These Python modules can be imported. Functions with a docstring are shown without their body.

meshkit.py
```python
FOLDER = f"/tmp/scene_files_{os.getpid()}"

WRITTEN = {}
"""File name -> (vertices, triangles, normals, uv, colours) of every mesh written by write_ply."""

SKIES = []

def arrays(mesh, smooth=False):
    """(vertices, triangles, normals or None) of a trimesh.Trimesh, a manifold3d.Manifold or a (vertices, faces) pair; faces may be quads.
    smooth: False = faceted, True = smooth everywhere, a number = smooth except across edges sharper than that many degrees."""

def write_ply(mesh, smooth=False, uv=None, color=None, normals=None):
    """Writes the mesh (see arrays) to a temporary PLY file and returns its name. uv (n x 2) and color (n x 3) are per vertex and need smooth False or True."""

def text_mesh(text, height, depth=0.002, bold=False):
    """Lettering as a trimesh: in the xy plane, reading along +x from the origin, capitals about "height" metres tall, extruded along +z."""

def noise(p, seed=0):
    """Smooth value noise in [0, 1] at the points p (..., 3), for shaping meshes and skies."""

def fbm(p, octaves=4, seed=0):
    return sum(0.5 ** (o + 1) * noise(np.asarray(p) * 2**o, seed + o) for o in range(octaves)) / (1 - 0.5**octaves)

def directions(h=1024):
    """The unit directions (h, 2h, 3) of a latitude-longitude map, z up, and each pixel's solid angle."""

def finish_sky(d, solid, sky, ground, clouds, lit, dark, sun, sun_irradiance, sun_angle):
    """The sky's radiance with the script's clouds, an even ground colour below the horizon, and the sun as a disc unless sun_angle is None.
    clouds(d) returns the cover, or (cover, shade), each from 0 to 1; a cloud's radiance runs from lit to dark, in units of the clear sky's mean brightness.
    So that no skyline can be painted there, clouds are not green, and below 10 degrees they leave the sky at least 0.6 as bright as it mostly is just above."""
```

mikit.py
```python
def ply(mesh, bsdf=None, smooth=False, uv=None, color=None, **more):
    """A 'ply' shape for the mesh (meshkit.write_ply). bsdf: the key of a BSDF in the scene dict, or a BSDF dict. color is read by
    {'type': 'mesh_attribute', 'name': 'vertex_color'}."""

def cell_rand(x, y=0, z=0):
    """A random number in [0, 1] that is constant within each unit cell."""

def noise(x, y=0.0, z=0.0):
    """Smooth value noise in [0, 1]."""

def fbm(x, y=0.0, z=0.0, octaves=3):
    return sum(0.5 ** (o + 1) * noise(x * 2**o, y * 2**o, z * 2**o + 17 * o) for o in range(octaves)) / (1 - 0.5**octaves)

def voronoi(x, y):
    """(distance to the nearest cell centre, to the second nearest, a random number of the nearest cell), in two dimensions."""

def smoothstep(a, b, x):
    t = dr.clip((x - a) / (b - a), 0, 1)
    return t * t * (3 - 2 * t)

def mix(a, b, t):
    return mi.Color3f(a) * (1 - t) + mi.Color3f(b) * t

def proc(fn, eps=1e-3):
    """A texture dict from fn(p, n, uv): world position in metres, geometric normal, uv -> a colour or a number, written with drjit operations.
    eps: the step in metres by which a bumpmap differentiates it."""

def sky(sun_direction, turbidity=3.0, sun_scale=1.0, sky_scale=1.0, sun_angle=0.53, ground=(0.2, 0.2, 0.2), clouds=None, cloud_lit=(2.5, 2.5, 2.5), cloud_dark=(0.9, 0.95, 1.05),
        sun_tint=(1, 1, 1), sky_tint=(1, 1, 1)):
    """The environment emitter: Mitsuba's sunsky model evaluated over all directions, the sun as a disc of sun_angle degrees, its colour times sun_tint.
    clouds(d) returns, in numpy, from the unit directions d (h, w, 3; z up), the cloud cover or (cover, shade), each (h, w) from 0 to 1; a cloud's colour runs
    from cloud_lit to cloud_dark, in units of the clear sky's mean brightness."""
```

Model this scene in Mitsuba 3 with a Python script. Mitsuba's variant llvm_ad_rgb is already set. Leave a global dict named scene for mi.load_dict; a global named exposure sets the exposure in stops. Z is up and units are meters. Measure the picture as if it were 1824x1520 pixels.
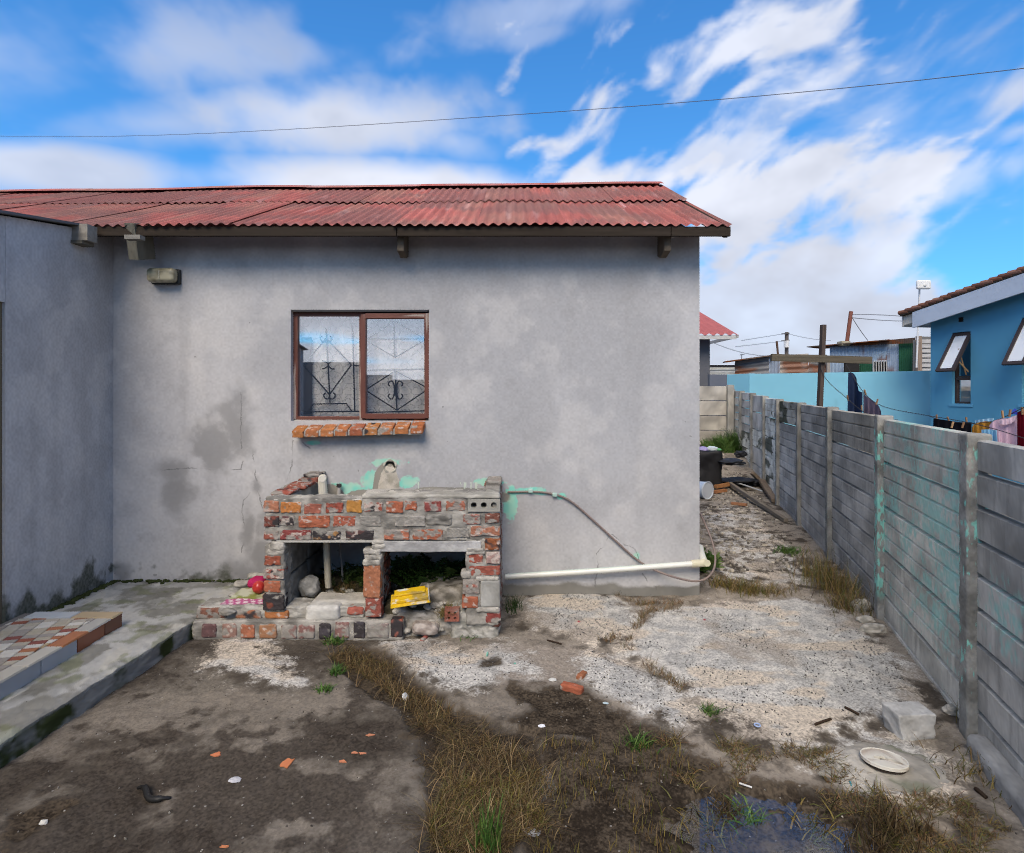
import math, random
import numpy as np, trimesh, mitsuba as mi, drjit as dr
import shapely
from shapely.geometry import Polygon
import mikit, meshkit
from mikit import proc, noise, fbm, voronoi, smoothstep, mix, cell_rand

T = mi.ScalarTransform4f
scene, labels = {}, {}
rng = np.random.default_rng(7)
random.seed(7)

# ------------------------------------------------------------------ camera, sky, exposure
EYE = 1.6                                   # eye height, metres
FOC, CX, HOR = 1050.0, 912.0, 693.0         # measured on the photograph (1824 x 1520)
scene['camera'] = {
    'type': 'perspective', 'fov': math.degrees(2 * math.atan(912.0 / FOC)), 'fov_axis': 'x',
    'near_clip': 0.05, 'far_clip': 2000.0,
    'principal_point_offset_x': 0.0, 'principal_point_offset_y': (760.0 - HOR) / 1520.0,
    'to_world': T().look_at(origin=[0, 0, EYE], target=[0, 1, EYE], up=[0, 0, 1])}


def np_smooth(a, b, x):
    t = np.clip((x - a) / (b - a), 0, 1)
    return t * t * (3 - 2 * t)


def clouds(d):
    x, y, z = d[..., 0], d[..., 1], d[..., 2]
    k = 1 / (np.maximum(z, 0) + 0.16)
    big = meshkit.fbm(np.stack([x * k * 1.1 + 3.1, y * k * 1.5 + 1.7, z * 0], -1), 5, seed=3)
    # wisps drawn out by the wind, rising to the right
    wx, wz = x * 0.90 + z * 0.42, z * 0.90 - x * 0.42
    warp = meshkit.fbm(np.stack([x * 6, z * 6, y * 3], -1), 3, seed=40) - 0.5
    streak = 0.52 * meshkit.fbm(np.stack([wx * 5, (wz + 0.16 * warp) * 12, y * 2], -1), 6, seed=11) + 0.48 * meshkit.fbm(np.stack([wx * 17, (wz + 0.12 * warp) * 34, y * 2], -1), 6, seed=14)
    puff = 0.65 * meshkit.fbm(np.stack([x * 5 + warp, z * 8 + warp, y * 3], -1), 6, seed=21) + 0.35 * meshkit.fbm(np.stack([x * 19, z * 26, y * 6], -1), 5, seed=24)
    cover = np_smooth(0.40, 0.64, big) * 0.9
    # cloud bodies by bearing a and height h above the horizon (tangents)
    yy = np.maximum(y, 0.05)
    a, h = x / yy, z / yy
    front = np_smooth(0.15, 0.45, y)

    def body(ca, ch, ra, rh, rot=0.0, nz=puff, amp=3.0, soft=1.0, dens=1.0):
        c, s = math.cos(rot), math.sin(rot)
        da, dh = a - ca, h - ch
        e = 1 - np.sqrt(((da * c + dh * s) / ra) ** 2 + ((-da * s + dh * c) / rh) ** 2)
        return dens * np_smooth(0, soft, 1.1 * e + amp * (nz - 0.49))

    f = 0
    for args in [(-0.55, 0.575, 0.36, 0.12, -0.12, puff, 3.8, 1.4, 0.60), (-0.88, 0.58, 0.26, 0.24, 0, puff, 3.0, 1.5, 0.5), (-0.42, 0.56, 0.20, 0.06, 0.1, puff, 3.0, 1.2, 0.5),
                 (-0.30, 0.455, 0.37, 0.095, -0.06, puff, 2.4, 1.0, 0.92), (-0.58, 0.45, 0.34, 0.06, 0, puff, 2.4, 1.3, 0.5), (-0.10, 0.42, 0.12, 0.05, -0.3, puff, 2.4, 1.1, 0.5),
                 (-0.80, 0.380, 0.34, 0.06, -0.10, puff, 1.6, 0.9, 0.85), (-0.2, 0.335, 0.42, 0.08, -0.07, puff, 1.3, 0.7, 1.0), (-0.45, 0.36, 0.26, 0.04, 0, puff, 1.6, 1.2, 0.5),
                 (0.42, 0.59, 0.36, 0.15, 0.33, streak, 6.0, 1.0, 0.95), (0.48, 0.50, 0.24, 0.07, 0.4, streak, 4.6, 1.0, 0.9),
                 (0.38, 0.40, 0.32, 0.06, 0.15, streak, 5.2, 1.0, 0.85), (0.46, 0.335, 0.36, 0.12, 0.2, streak, 6.0, 0.9, 1.0),
                 (0.86, 0.50, 0.14, 0.06, 0.3, streak, 4.0, 1.1, 0.8), (0.86, 0.44, 0.10, 0.03, 0.3, streak, 4.0, 1.1, 0.6), (0.72, 0.34, 0.30, 0.05, 0.35, streak, 5.6, 1.2, 0.6),
                 (0.05, 0.60, 0.10, 0.03, 0.2, streak, 4.0, 1.2, 0.35), (0.46, 0.82, 0.26, 0.10, 0.25, streak, 4.5, 0.9, 0.95), (0.6, 0.46, 0.45, 0.2, 0.3, streak, 5.6, 1.6, 0.45), (0.1, 0.65, 0.3, 0.06, 0.2, streak, 5, 1.6, 0.4)]:
        f = np.maximum(f, body(*args))
    edge = 0.275 + 0.05 * np.sin(a * 3.2 - 0.9) - 0.15 * np_smooth(0.66, 0.86, a)
    bank = np_smooth(0.0, 0.10, edge - h + 0.55 * (streak - 0.5)) * (0.90 + 0.10 * np_smooth(0.3, 0.6, puff))
    f = np.maximum(f, bank)
    bands = meshkit.fbm(np.stack([x * 3, y * 3, z * 26], -1), 5, seed=51)
    cover = front * f + (1 - front) * np.maximum(cover, np_smooth(0.30, 0.10, z) * np_smooth(0.28, 0.46, bands) * 0.97)
    shade = np.clip(0.40 + 2.6 * (puff - 0.5) + 0.35 * np_smooth(0.26, 0.16, h) - 0.35 * np_smooth(0.27, 0.33, h) * np_smooth(0.42, 0.3, h), 0, 1)
    return cover, shade * (0.35 + 0.65 * front)


scene['sky'] = mikit.sky((-0.15, -0.70, 0.66), turbidity=2.5, sun_scale=0.37, sun_angle=32, sky_scale=1.0, sky_tint=(0.30, 0.68, 0.94), sun_tint=(0.95, 0.985, 1.07),
                         ground=(0.16, 0.15, 0.14), clouds=clouds, cloud_lit=(2.1, 2.2, 2.5), cloud_dark=(1.35, 1.45, 1.72))
exposure = 2.75


# ------------------------------------------------------------------ placing: points of the photograph turned into metres
def P(px, py, Y):                            # at depth Y
    return np.array([(px - CX) / FOC * Y, Y, EYE + (HOR - py) / FOC * Y])


def G(px, py, z=0.0):                        # on level ground at height z
    Y = (EYE - z) * FOC / (py - HOR)
    return np.array([(px - CX) / FOC * Y, Y, z])


# ------------------------------------------------------------------ materials
def C(*c):
    return {'type': 'rgb', 'value': [float(v) for v in (c if len(c) == 3 else c * 3)]}


VC = {'type': 'mesh_attribute', 'name': 'vertex_color'}
scene['masonry'] = {'type': 'twosided', 'bsdf': {'type': 'diffuse', 'reflectance': VC}}
scene['painted'] = {'type': 'twosided', 'bsdf': {'type': 'principled', 'base_color': VC, 'roughness': 0.55, 'specular': 0.4}}
scene['roofing'] = {'type': 'twosided', 'bsdf': {'type': 'principled', 'base_color': VC, 'roughness': 0.8, 'specular': 0.2}}
scene['glossy'] = {'type': 'twosided', 'bsdf': {'type': 'principled', 'base_color': VC, 'roughness': 0.28, 'specular': 0.5}}
scene['leaf'] = {'type': 'twosided', 'bsdf': {'type': 'principled', 'base_color': VC, 'roughness': 0.6, 'specular': 0.25}}
scene['window_glass'] = {'type': 'thindielectric', 'int_ior': 3.2, 'ext_ior': 1.0}
scene['water'] = {'type': 'thindielectric', 'int_ior': 1.42, 'ext_ior': 1.0}
scene['obscure_glass'] = {'type': 'twosided', 'bsdf': {'type': 'principled', 'base_color': C(0.60, 0.63, 0.66), 'roughness': 0.12, 'specular': 0.9}}
scene['iron'] = {'type': 'twosided', 'bsdf': {'type': 'diffuse', 'reflectance': C(0.018, 0.017, 0.017)}}


def seg_dist(px, pz, pts):
    """Distance to a polyline, drjit."""
    best = mi.Float(9)
    for (ax, az), (bx, bz) in zip(pts[:-1], pts[1:]):
        dx, dz = bx - ax, bz - az
        t = dr.clip(((px - ax) * dx + (pz - az) * dz) / (dx * dx + dz * dz), 0, 1)
        best = dr.minimum(best, dr.sqrt(dr.square(px - ax - t * dx) + dr.square(pz - az - t * dz)))
    return best


def blob(px, pz, cx, cz, rx, rz):
    return 1 - dr.sqrt(dr.square((px - cx) / rx) + dr.square((pz - cz) / rz))


WY = 4.58                                    # plane of the house front


def wpt(px, py):
    p = P(px, py, WY)
    return (float(p[0]), float(p[2]))


def wb(x0, x1, y0, y1):                      # ellipse on the house front given by its extent on the photograph
    (xa, za), (xb, zb) = wpt(x0, y1), wpt(x1, y0)
    return ((xa + xb) / 2, (za + zb) / 2, (xb - xa) / 2, (zb - za) / 2)


STAINS = [wb(390, 455, 700, 830), wb(345, 425, 745, 845), wb(285, 350, 825, 915), wb(425, 462, 880, 1010), wb(395, 480, 985, 1075), wb(440, 490, 895, 1075), wb(445, 468, 845, 885), wb(195, 240, 1000, 1050)]
CRACKS = [[wpt(*p) for p in c] for c in
          [[(285, 838), (335, 834), (400, 838), (430, 836), (433, 818)], [(429, 700), (430, 800)], [(450, 800), (454, 840), (462, 885), (468, 905)],
           [(446, 878), (434, 892), (430, 910), (438, 950), (430, 985)], [(522, 784), (520, 830), (505, 870)],
           [(1084, 955), (1075, 975), (1062, 986), (1066, 998), (1061, 1030), (1060, 1046)], [(1090, 952), (1112, 970), (1130, 977), (1140, 1000)],
           [(1145, 1022), (1155, 1038), (1168, 1046), (1170, 1062)], [(1212, 1048), (1240, 1050)], [(540, 788), (552, 800)]]]
CEMENT = [wb(662, 712, 822, 935), wb(690, 912, 866, 905), wb(600, 700, 872, 930), wb(545, 620, 862, 930)]
TEAL = [wb(640, 690, 832, 882), wb(700, 748, 845, 875), wb(830, 915, 850, 868), wb(560, 665, 860, 892), wb(655, 725, 815, 834), wb(895, 925, 855, 930), wb(900, 990, 866, 884), wb(985, 1012, 876, 893), wb(540, 575, 784, 794), wb(1125, 1142, 980, 1002)]


def plaster_color(p, n, uv):
    x, z = p.x, p.z
    wob, fine = fbm(x * 9, z * 9, p.y * 9, octaves=4), noise(x * 70, z * 70, p.y * 70)
    big = fbm(x * 1.3, z * 1.0, p.y * 1.3, octaves=4)
    drip = noise(x * 11, z * 0.9, p.y * 11)
    c = mix((0.385, 0.387, 0.402), (0.475, 0.475, 0.488), smoothstep(0.3, 0.7, big))
    c = mix(c, (0.36, 0.36, 0.37), 0.45 * smoothstep(0.5, 0.8, drip))
    mott = fbm(x * 4.5 + 3, z * 4.5, p.y * 4.5 + 7, octaves=5)
    c = mix(c, (0.545, 0.535, 0.53), 0.40 * smoothstep(0.50, 0.66, mott))
    c = mix(c, (0.325, 0.325, 0.335), 0.35 * smoothstep(0.46, 0.34, mott))
    c = c * (0.90 + 0.2 * fine)
    front = (p.y < WY + 0.03) & (x > -3.09)
    e = mi.Float(-9)
    for b in STAINS:
        e = dr.maximum(e, blob(x, z, *b))
    damp = smoothstep(-0.25, 0.65, e + 2.0 * (wob - 0.48) + 0.3 * (fine - 0.5))
    c = mix(c, mi.Color3f(0.215, 0.215, 0.22) * (0.8 + 0.4 * wob), dr.select(front, damp * 0.72, 0.0))
    e = mi.Float(-9)
    for b in TEAL:
        e = dr.maximum(e, blob(x, z, *b))
    teal = smoothstep(0.15, 0.34, e + 1.3 * (wob - 0.5) + 0.5 * (fine - 0.5))
    c = mix(c, mix((0.17, 0.60, 0.50), (0.40, 0.62, 0.50), noise(x * 23, z * 23)), dr.select(front, teal * 0.9, 0.0))
    e = mi.Float(-9)
    for b in CEMENT:
        e = dr.maximum(e, blob(x, z, *b))
    cem = smoothstep(0.02, 0.08, e + 0.35 * (wob - 0.5))
    c = mix(c, mix((0.20, 0.19, 0.17), (0.33, 0.31, 0.27), wob), dr.select(front, cem, 0.0))
    runs = (noise(x * 95, 3.3) > 0.78) & (noise(x * 95, 7.7) * 0.10 > 0.875 - z) & (z > 0.77) & (z < 0.875) & (x > -1.0) & (x < -0.1)
    c = mix(c, (0.52, 0.60, 0.50), dr.select(front & runs, 0.85, 0.0))
    # bare cement base course with a broken paint edge, dirt splashes
    foot = smoothstep(-0.01, 0.03, 0.085 - z + 0.16 * (fbm(x * 3.3, z * 5 + 2, octaves=5) - 0.5) + 0.05 * (wob - 0.5))
    c = mix(c, mi.Color3f(0.21, 0.205, 0.19) * (0.75 + 0.5 * wob), dr.select(front & (x > -0.2), foot, 0.0))
    moss = smoothstep(0.0, 0.12, dr.select(p.y < 4.5, 0.30, 0.19) - z + 0.5 * (wob - 0.5))
    c = mix(c, mix((0.045, 0.055, 0.03), (0.14, 0.14, 0.12), fine), dr.select(x < -1.5, moss * 0.9, 0.0))
    d = mi.Float(9)
    for line in CRACKS:
        d = dr.minimum(d, seg_dist(x + 0.02 * (fbm(x * 30, z * 30) - 0.5), z + 0.02 * (fbm(z * 30, x * 30) - 0.5), line))
    c = mix(c, (0.10, 0.10, 0.10), dr.select(front, smoothstep(0.006, 0.002, d) * smoothstep(0.3, 0.7, noise(x * 14, z * 14)) * 0.6, 0.0))
    dots = (noise(x * 26, z * 26, 4.4) > 0.90) & (noise(x * 3, z * 3) > 0.55)
    return mix(c, (0.12, 0.12, 0.12), dr.select(dots, 0.5, 0.0))


def plaster_height(p, n, uv):
    a, b = p.x * 0.83 + p.z * 0.56, p.z * 0.83 - p.x * 0.56     # turned, so that no lattice shows
    return 0.0030 * noise(a * 105, p.y * 105, b * 105) + 0.0016 * noise(b * 52, p.y * 52, a * 52)


scene['plaster'] = {'type': 'twosided', 'bsdf': {'type': 'bumpmap', 'tex': proc(plaster_height, eps=0.003), 'scale': 0.8,
                                                 'bsdf': {'type': 'diffuse', 'reflectance': proc(plaster_color)}}}


def ground_color(p, n, uv):
    x, y, u, v = p.x, p.y, uv.x, uv.y
    n1, n2, n3 = fbm(x * 2.3, y * 2.3, 1.0, octaves=5), fbm(x * 14, y * 14, 2.0, octaves=5), fbm(x * 110, y * 110, 3.0, octaves=2)
    c = mix((0.072, 0.061, 0.050), (0.165, 0.146, 0.122), smoothstep(0.36, 0.62, n1 * 0.5 + n2 * 0.5))
    c = mix(c, (0.215, 0.188, 0.157), smoothstep(0.50, 0.66, fbm(x * 1.7 + 9, y * 3.0, 5.0, octaves=5)) * 0.75)
    left = smoothstep(-0.15, -0.65, x + 0.9 * (n1 - 0.5)) * smoothstep(4.2, 3.4, y)
    damp = smoothstep(0.42, 0.53, 0.68 * fbm(x * 1.9 + 4, y * 2.6, 8.0, octaves=5) + 0.32 * n2)
    c = mix(c, mi.Color3f(0.042, 0.034, 0.028) * (0.6 + 0.8 * n3), left * damp * 0.82)
    right = smoothstep(-0.45, 0.55, x + 1.2 * (n1 - 0.5) + 0.7 * (n2 - 0.5)) * smoothstep(1.9, 2.5, y + 0.8 * (n2 - 0.5))
    c = mix(c, (0.315, 0.275, 0.23), right * smoothstep(0.38, 0.56, 0.5 * fbm(x * 3 + 3, y * 4, 61.0, octaves=4) + 0.5 * n2) * 0.75)
    # smooth washed sand
    sand = smoothstep(0.02, 0.2, blob(x, y, 0.13, 3.42, 0.62, 0.30) + 0.5 * (n2 - 0.5))
    c = mix(c, mi.Color3f(0.27, 0.235, 0.20) * (0.92 + 0.16 * n3), sand)
    # pale broken concrete with its stones showing
    pale = smoothstep(-0.07, 0.07, u + 0.30 * (n2 - 0.5) + 0.10 * (n3 - 0.5))
    pc = mix((0.355, 0.35, 0.335), (0.475, 0.46, 0.43), smoothstep(0.36, 0.60, n2))
    pc = mix(pc, (0.50, 0.435, 0.355), smoothstep(0.52, 0.62, fbm(x * 3.2, y * 5.5, 21.0, octaves=4)) * 0.85)
    pc = mix(pc, (0.27, 0.235, 0.20), smoothstep(0.55, 0.7, fbm(x * 2.2 + 7, y * 2.2, 31.0, octaves=4) + 0.1 * (n2 - 0.5)) * 0.7)
    d1, _, r1 = voronoi(x * 95 + 1.6 * n2, y * 95)
    stones = smoothstep(0.50, 0.34, d1) * dr.select(r1 > 0.74, 1.0, 0.0) * smoothstep(0.44, 0.60, fbm(x * 3.5 + 2, y * 3.5, 41.0, octaves=5))
    pc = mix(pc, mix((0.05, 0.052, 0.058), (0.20, 0.20, 0.19), r1 * 3.5 - 2.5), stones * 0.42)
    c = mix(c, pc * (0.80 + 0.4 * n3), pale)
    # wet black humus of the channel and the puddle bed
    wet = smoothstep(-0.02, 0.05, v + 0.16 * (n2 - 0.5) + 0.06 * (n3 - 0.5))
    wc = mix((0.026, 0.020, 0.015), (0.072, 0.056, 0.040), smoothstep(0.35, 0.7, n2 * 0.6 + n3 * 0.4))
    c = mix(c, wc, wet * 0.95)
    d2, _, r2 = voronoi(x * 24, y * 24)
    grit = smoothstep(0.12, 0.08, d2) * dr.select(r2 > 0.86, 1.0, 0.0)
    c = mix(c, mix((0.42, 0.41, 0.39), (0.05, 0.05, 0.05), dr.select(r2 > 0.91, 1.0, 0.0)), grit * 0.35)
    return c * (0.72 + 0.56 * n3)


scene['ground_soil'] = {'type': 'twosided', 'bsdf': {'type': 'diffuse', 'reflectance': proc(ground_color)}}


def lace_color(p, n, uv):
    x, z = p.x * 11, p.z * 11
    i, j = dr.floor(x), dr.floor(z)
    fx, fz = x - i - 0.5, z - j - 0.5
    r = dr.sqrt(fx * fx + fz * fz)
    a = dr.atan2(fz, fx)
    ring = dr.abs(r - 0.16 - 0.055 * a)
    line = smoothstep(0.055, 0.02, ring) + smoothstep(0.05, 0.02, dr.abs(r - 0.46 + 0.05 * dr.sin(a * 3)))
    weave = noise(p.x * 160, p.z * 160)
    return mix((0.88, 0.88, 0.86), (0.30, 0.30, 0.30), dr.clip(line, 0, 1) * smoothstep(0.25, 0.6, weave) * 0.8) * (0.8 + 0.25 * fbm(p.x * 4, p.z * 3))


scene['lace'] = {'type': 'twosided', 'bsdf': {'type': 'diffuse', 'reflectance': proc(lace_color)}}


# ------------------------------------------------------------------ mesh helpers
def arr(c):
    return np.asarray(c, float)


def cat(ms):
    return trimesh.util.concatenate(ms)


def box(x0, x1, y0, y1, z0, z1):
    m = trimesh.creation.box(extents=[abs(x1 - x0), abs(y1 - y0), abs(z1 - z0)])
    m.apply_translation([(x0 + x1) / 2, (y0 + y1) / 2, (z0 + z1) / 2])
    return m


def fnoise(v, f, seed=0, oct=3):
    return meshkit.fbm(np.asarray(v) * f + seed * 7.31, oct, seed=seed)


def vnoise(v, f, seed):
    return np.stack([fnoise(v, f, seed + k * 5) - 0.5 for k in range(3)], -1)


def rough_box(x0, x1, y0, y1, z0, z1, edge=0.02, amp=0.006, seed=0, rnd=0.012, freq=28):
    """A box with softened, worn edges and an uneven face."""
    dims = np.array([abs(x1 - x0), abs(y1 - y0), abs(z1 - z0)])
    m = trimesh.creation.box(extents=dims)
    v, f = trimesh.remesh.subdivide_to_size(m.vertices, m.faces, edge, max_iter=12)
    m = trimesh.Trimesh(v, f)
    m.merge_vertices()
    v = np.array(m.vertices)
    if rnd:
        r = min(rnd, dims.min() * 0.45)
        inner = np.clip(v, -dims / 2 + r, dims / 2 - r)
        d = v - inner
        L = np.linalg.norm(d, axis=1, keepdims=True)
        v = np.where(L > 1e-9, inner + d / np.maximum(L, 1e-9) * np.minimum(L, r), v)
    v = v + [(x0 + x1) / 2, (y0 + y1) / 2, (z0 + z1) / 2]
    v = v + vnoise(v, freq, seed) * 2 * amp + vnoise(v, freq * 0.3, seed + 3) * amp * 1.5
    return trimesh.Trimesh(v, m.faces, process=False)


def rock(c, size, seed=0, sub=2, amp=0.35, freq=1.6):
    m = trimesh.creation.icosphere(subdivisions=sub)
    v = np.array(m.vertices)
    v = v * (1 + amp * 2 * (fnoise(v, freq, seed, 3)[:, None] - 0.5)) + 0.12 * np.round(vnoise(v, 1.3, seed + 2) * 4) / 4
    return trimesh.Trimesh(v * arr(size) + arr(c), m.faces, process=False)


def tube(pts, r, n=8, caps=True):
    pts = arr(pts)
    r = np.broadcast_to(np.asarray(r, float), (len(pts),))
    tan = np.gradient(pts, axis=0)
    tan /= np.linalg.norm(tan, axis=1, keepdims=True)
    ref = np.array([0, 0, 1.0]) if abs(tan[0][2]) < 0.9 else np.array([1.0, 0, 0])
    ring, a = [], np.linspace(0, 2 * math.pi, n, endpoint=False)
    for p, t, rr in zip(pts, tan, r):
        u = np.cross(t, ref)
        if np.linalg.norm(u) < 1e-3:
            u = np.cross(t, [0.3, 0.9, 0.2])
        u /= np.linalg.norm(u)
        w = np.cross(t, u)
        ref = np.cross(u, t) if abs(np.dot(np.cross(u, t), ref)) > 0.1 else ref
        ring.append(p + rr * (np.cos(a)[:, None] * u + np.sin(a)[:, None] * w))
    v = np.vstack(ring)
    f = []
    for i in range(len(pts) - 1):
        for j in range(n):
            k = (j + 1) % n
            f += [[i * n + j, i * n + k, (i + 1) * n + k], [i * n + j, (i + 1) * n + k, (i + 1) * n + j]]
    if caps:
        v = np.vstack([v, pts[0], pts[-1]])
        o, e = len(v) - 2, (len(pts) - 1) * n
        for j in range(n):
            k = (j + 1) % n
            f += [[o, k, j], [o + 1, e + j, e + k]]
    return trimesh.Trimesh(v, f, process=False)


def spline(pts, n=40):
    pts = arr(pts)
    from scipy.interpolate import CubicSpline
    t = np.r_[0, np.cumsum(np.linalg.norm(np.diff(pts, axis=0), axis=1))]
    return CubicSpline(t, pts)(np.linspace(0, t[-1], n))


def bar(p0, p1, w, h, side=(0, 0, 1)):
    """A squared timber from p0 to p1; h along side, w across."""
    p0, p1 = arr(p0), arr(p1)
    L = np.linalg.norm(p1 - p0)
    t = (p1 - p0) / L
    s = arr(side) - np.dot(side, t) * t
    s /= np.linalg.norm(s)
    w_ = np.cross(s, t)
    m = trimesh.creation.box(extents=[L, w, h])
    v, f = trimesh.remesh.subdivide_to_size(m.vertices, m.faces, max(0.03, L / 40), max_iter=12)
    M = np.stack([t, w_, s], 1)
    m = trimesh.Trimesh(v @ M.T + (p0 + p1) / 2, f)
    m.merge_vertices()
    return m


def prism(poly, y0, y1):
    """Polygon in x, z drawn out along y."""
    m = trimesh.creation.extrude_polygon(poly, y1 - y0, engine='earcut')
    v = np.array(m.vertices)
    return trimesh.Trimesh(np.stack([v[:, 0], y0 + v[:, 2], v[:, 1]], 1), m.faces[:, ::-1], process=False)


def framed(m, origin, xdir):
    """Local x along xdir, y to its left, z up."""
    x = arr([xdir[0], xdir[1], 0.0])
    x /= np.linalg.norm(x)
    y = np.array([-x[1], x[0], 0])
    v = np.array(m.vertices)
    return trimesh.Trimesh(arr(origin) + v[:, :1] * x + v[:, 1:2] * y + v[:, 2:] * [0, 0, 1.0], m.faces, process=False)


# ------------------------------------------------------------------ entries of the scene
COUNT = {}


def numbered(key):
    n = COUNT.get(key, 0)
    COUNT[key] = n + 1
    return key if n == 0 else f'{key}_{n:03d}'


def thing(name, label, cat_, group=None):
    key = numbered(name)
    labels[key] = {'label': label, 'category': cat_}
    if group:
        labels[key]['group'] = group
    return key


def put(name, mesh, bsdf='masonry', parent=None, color=None, smooth=False, label=None):
    key = numbered(f'{parent}__{name}') if parent else numbered(name)
    if color is not None:
        n = len(mesh.vertices) if hasattr(mesh, 'vertices') else len(mesh[0])
        color = np.broadcast_to(arr(color), (n, 3)) if not callable(color) else color(np.array(mesh.vertices))
        color = np.clip(color, 0, 1)
    scene[key] = mikit.ply(mesh, bsdf, smooth=smooth, color=color)
    if label:
        labels[key] = {'label': label}
    return key


def solo(name, mesh, label, cat_, bsdf='masonry', color=None, smooth=False, group=None):
    key = thing(name, label, cat_, group)
    n = len(mesh.vertices)
    if color is not None:
        color = np.clip(np.broadcast_to(arr(color), (n, 3)) if not callable(color) else color(np.array(mesh.vertices)), 0, 1)
    scene[key] = mikit.ply(mesh, bsdf, smooth=smooth, color=color)
    return key


def struct(name, mesh, bsdf='masonry', color=None, smooth=False, kind='structure', label=None, cat_=None):
    key = put(name, mesh, bsdf, None, color, smooth)
    labels[key] = {'kind': kind}
    if label:
        labels[key].update(label=label, category=cat_)
    return key


def lerp(a, b, t):
    t = np.asarray(t)[..., None]
    return arr(a) * (1 - t) + arr(b) * t


def col_concrete(a=(0.24, 0.235, 0.22), b=(0.40, 0.39, 0.365), f=9, seed=0):
    def fn(v):
        n = fnoise(v, f, seed, 4)
        c = lerp(a, b, np_smooth(0.3, 0.7, n))
        sp = fnoise(v, 90, seed + 1, 2)
        return c * (0.8 + 0.4 * sp)[:, None]
    return fn


def col_timber(base, seed=0, axis=0):
    def fn(v):
        s = np.full(3, 60.0)
        s[axis] = 3.0
        n = fnoise(v * s, 1, seed, 3)
        return arr(base) * (0.6 + 0.8 * n)[:, None]
    return fn


def col_plain(base, var=0.25, f=20, seed=0):
    def fn(v):
        return arr(base) * (1 - var / 2 + var * fnoise(v, f, seed, 3))[:, None]
    return fn


MORTAR_A, MORTAR_B = (0.17, 0.163, 0.15), (0.37, 0.355, 0.325)


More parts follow.
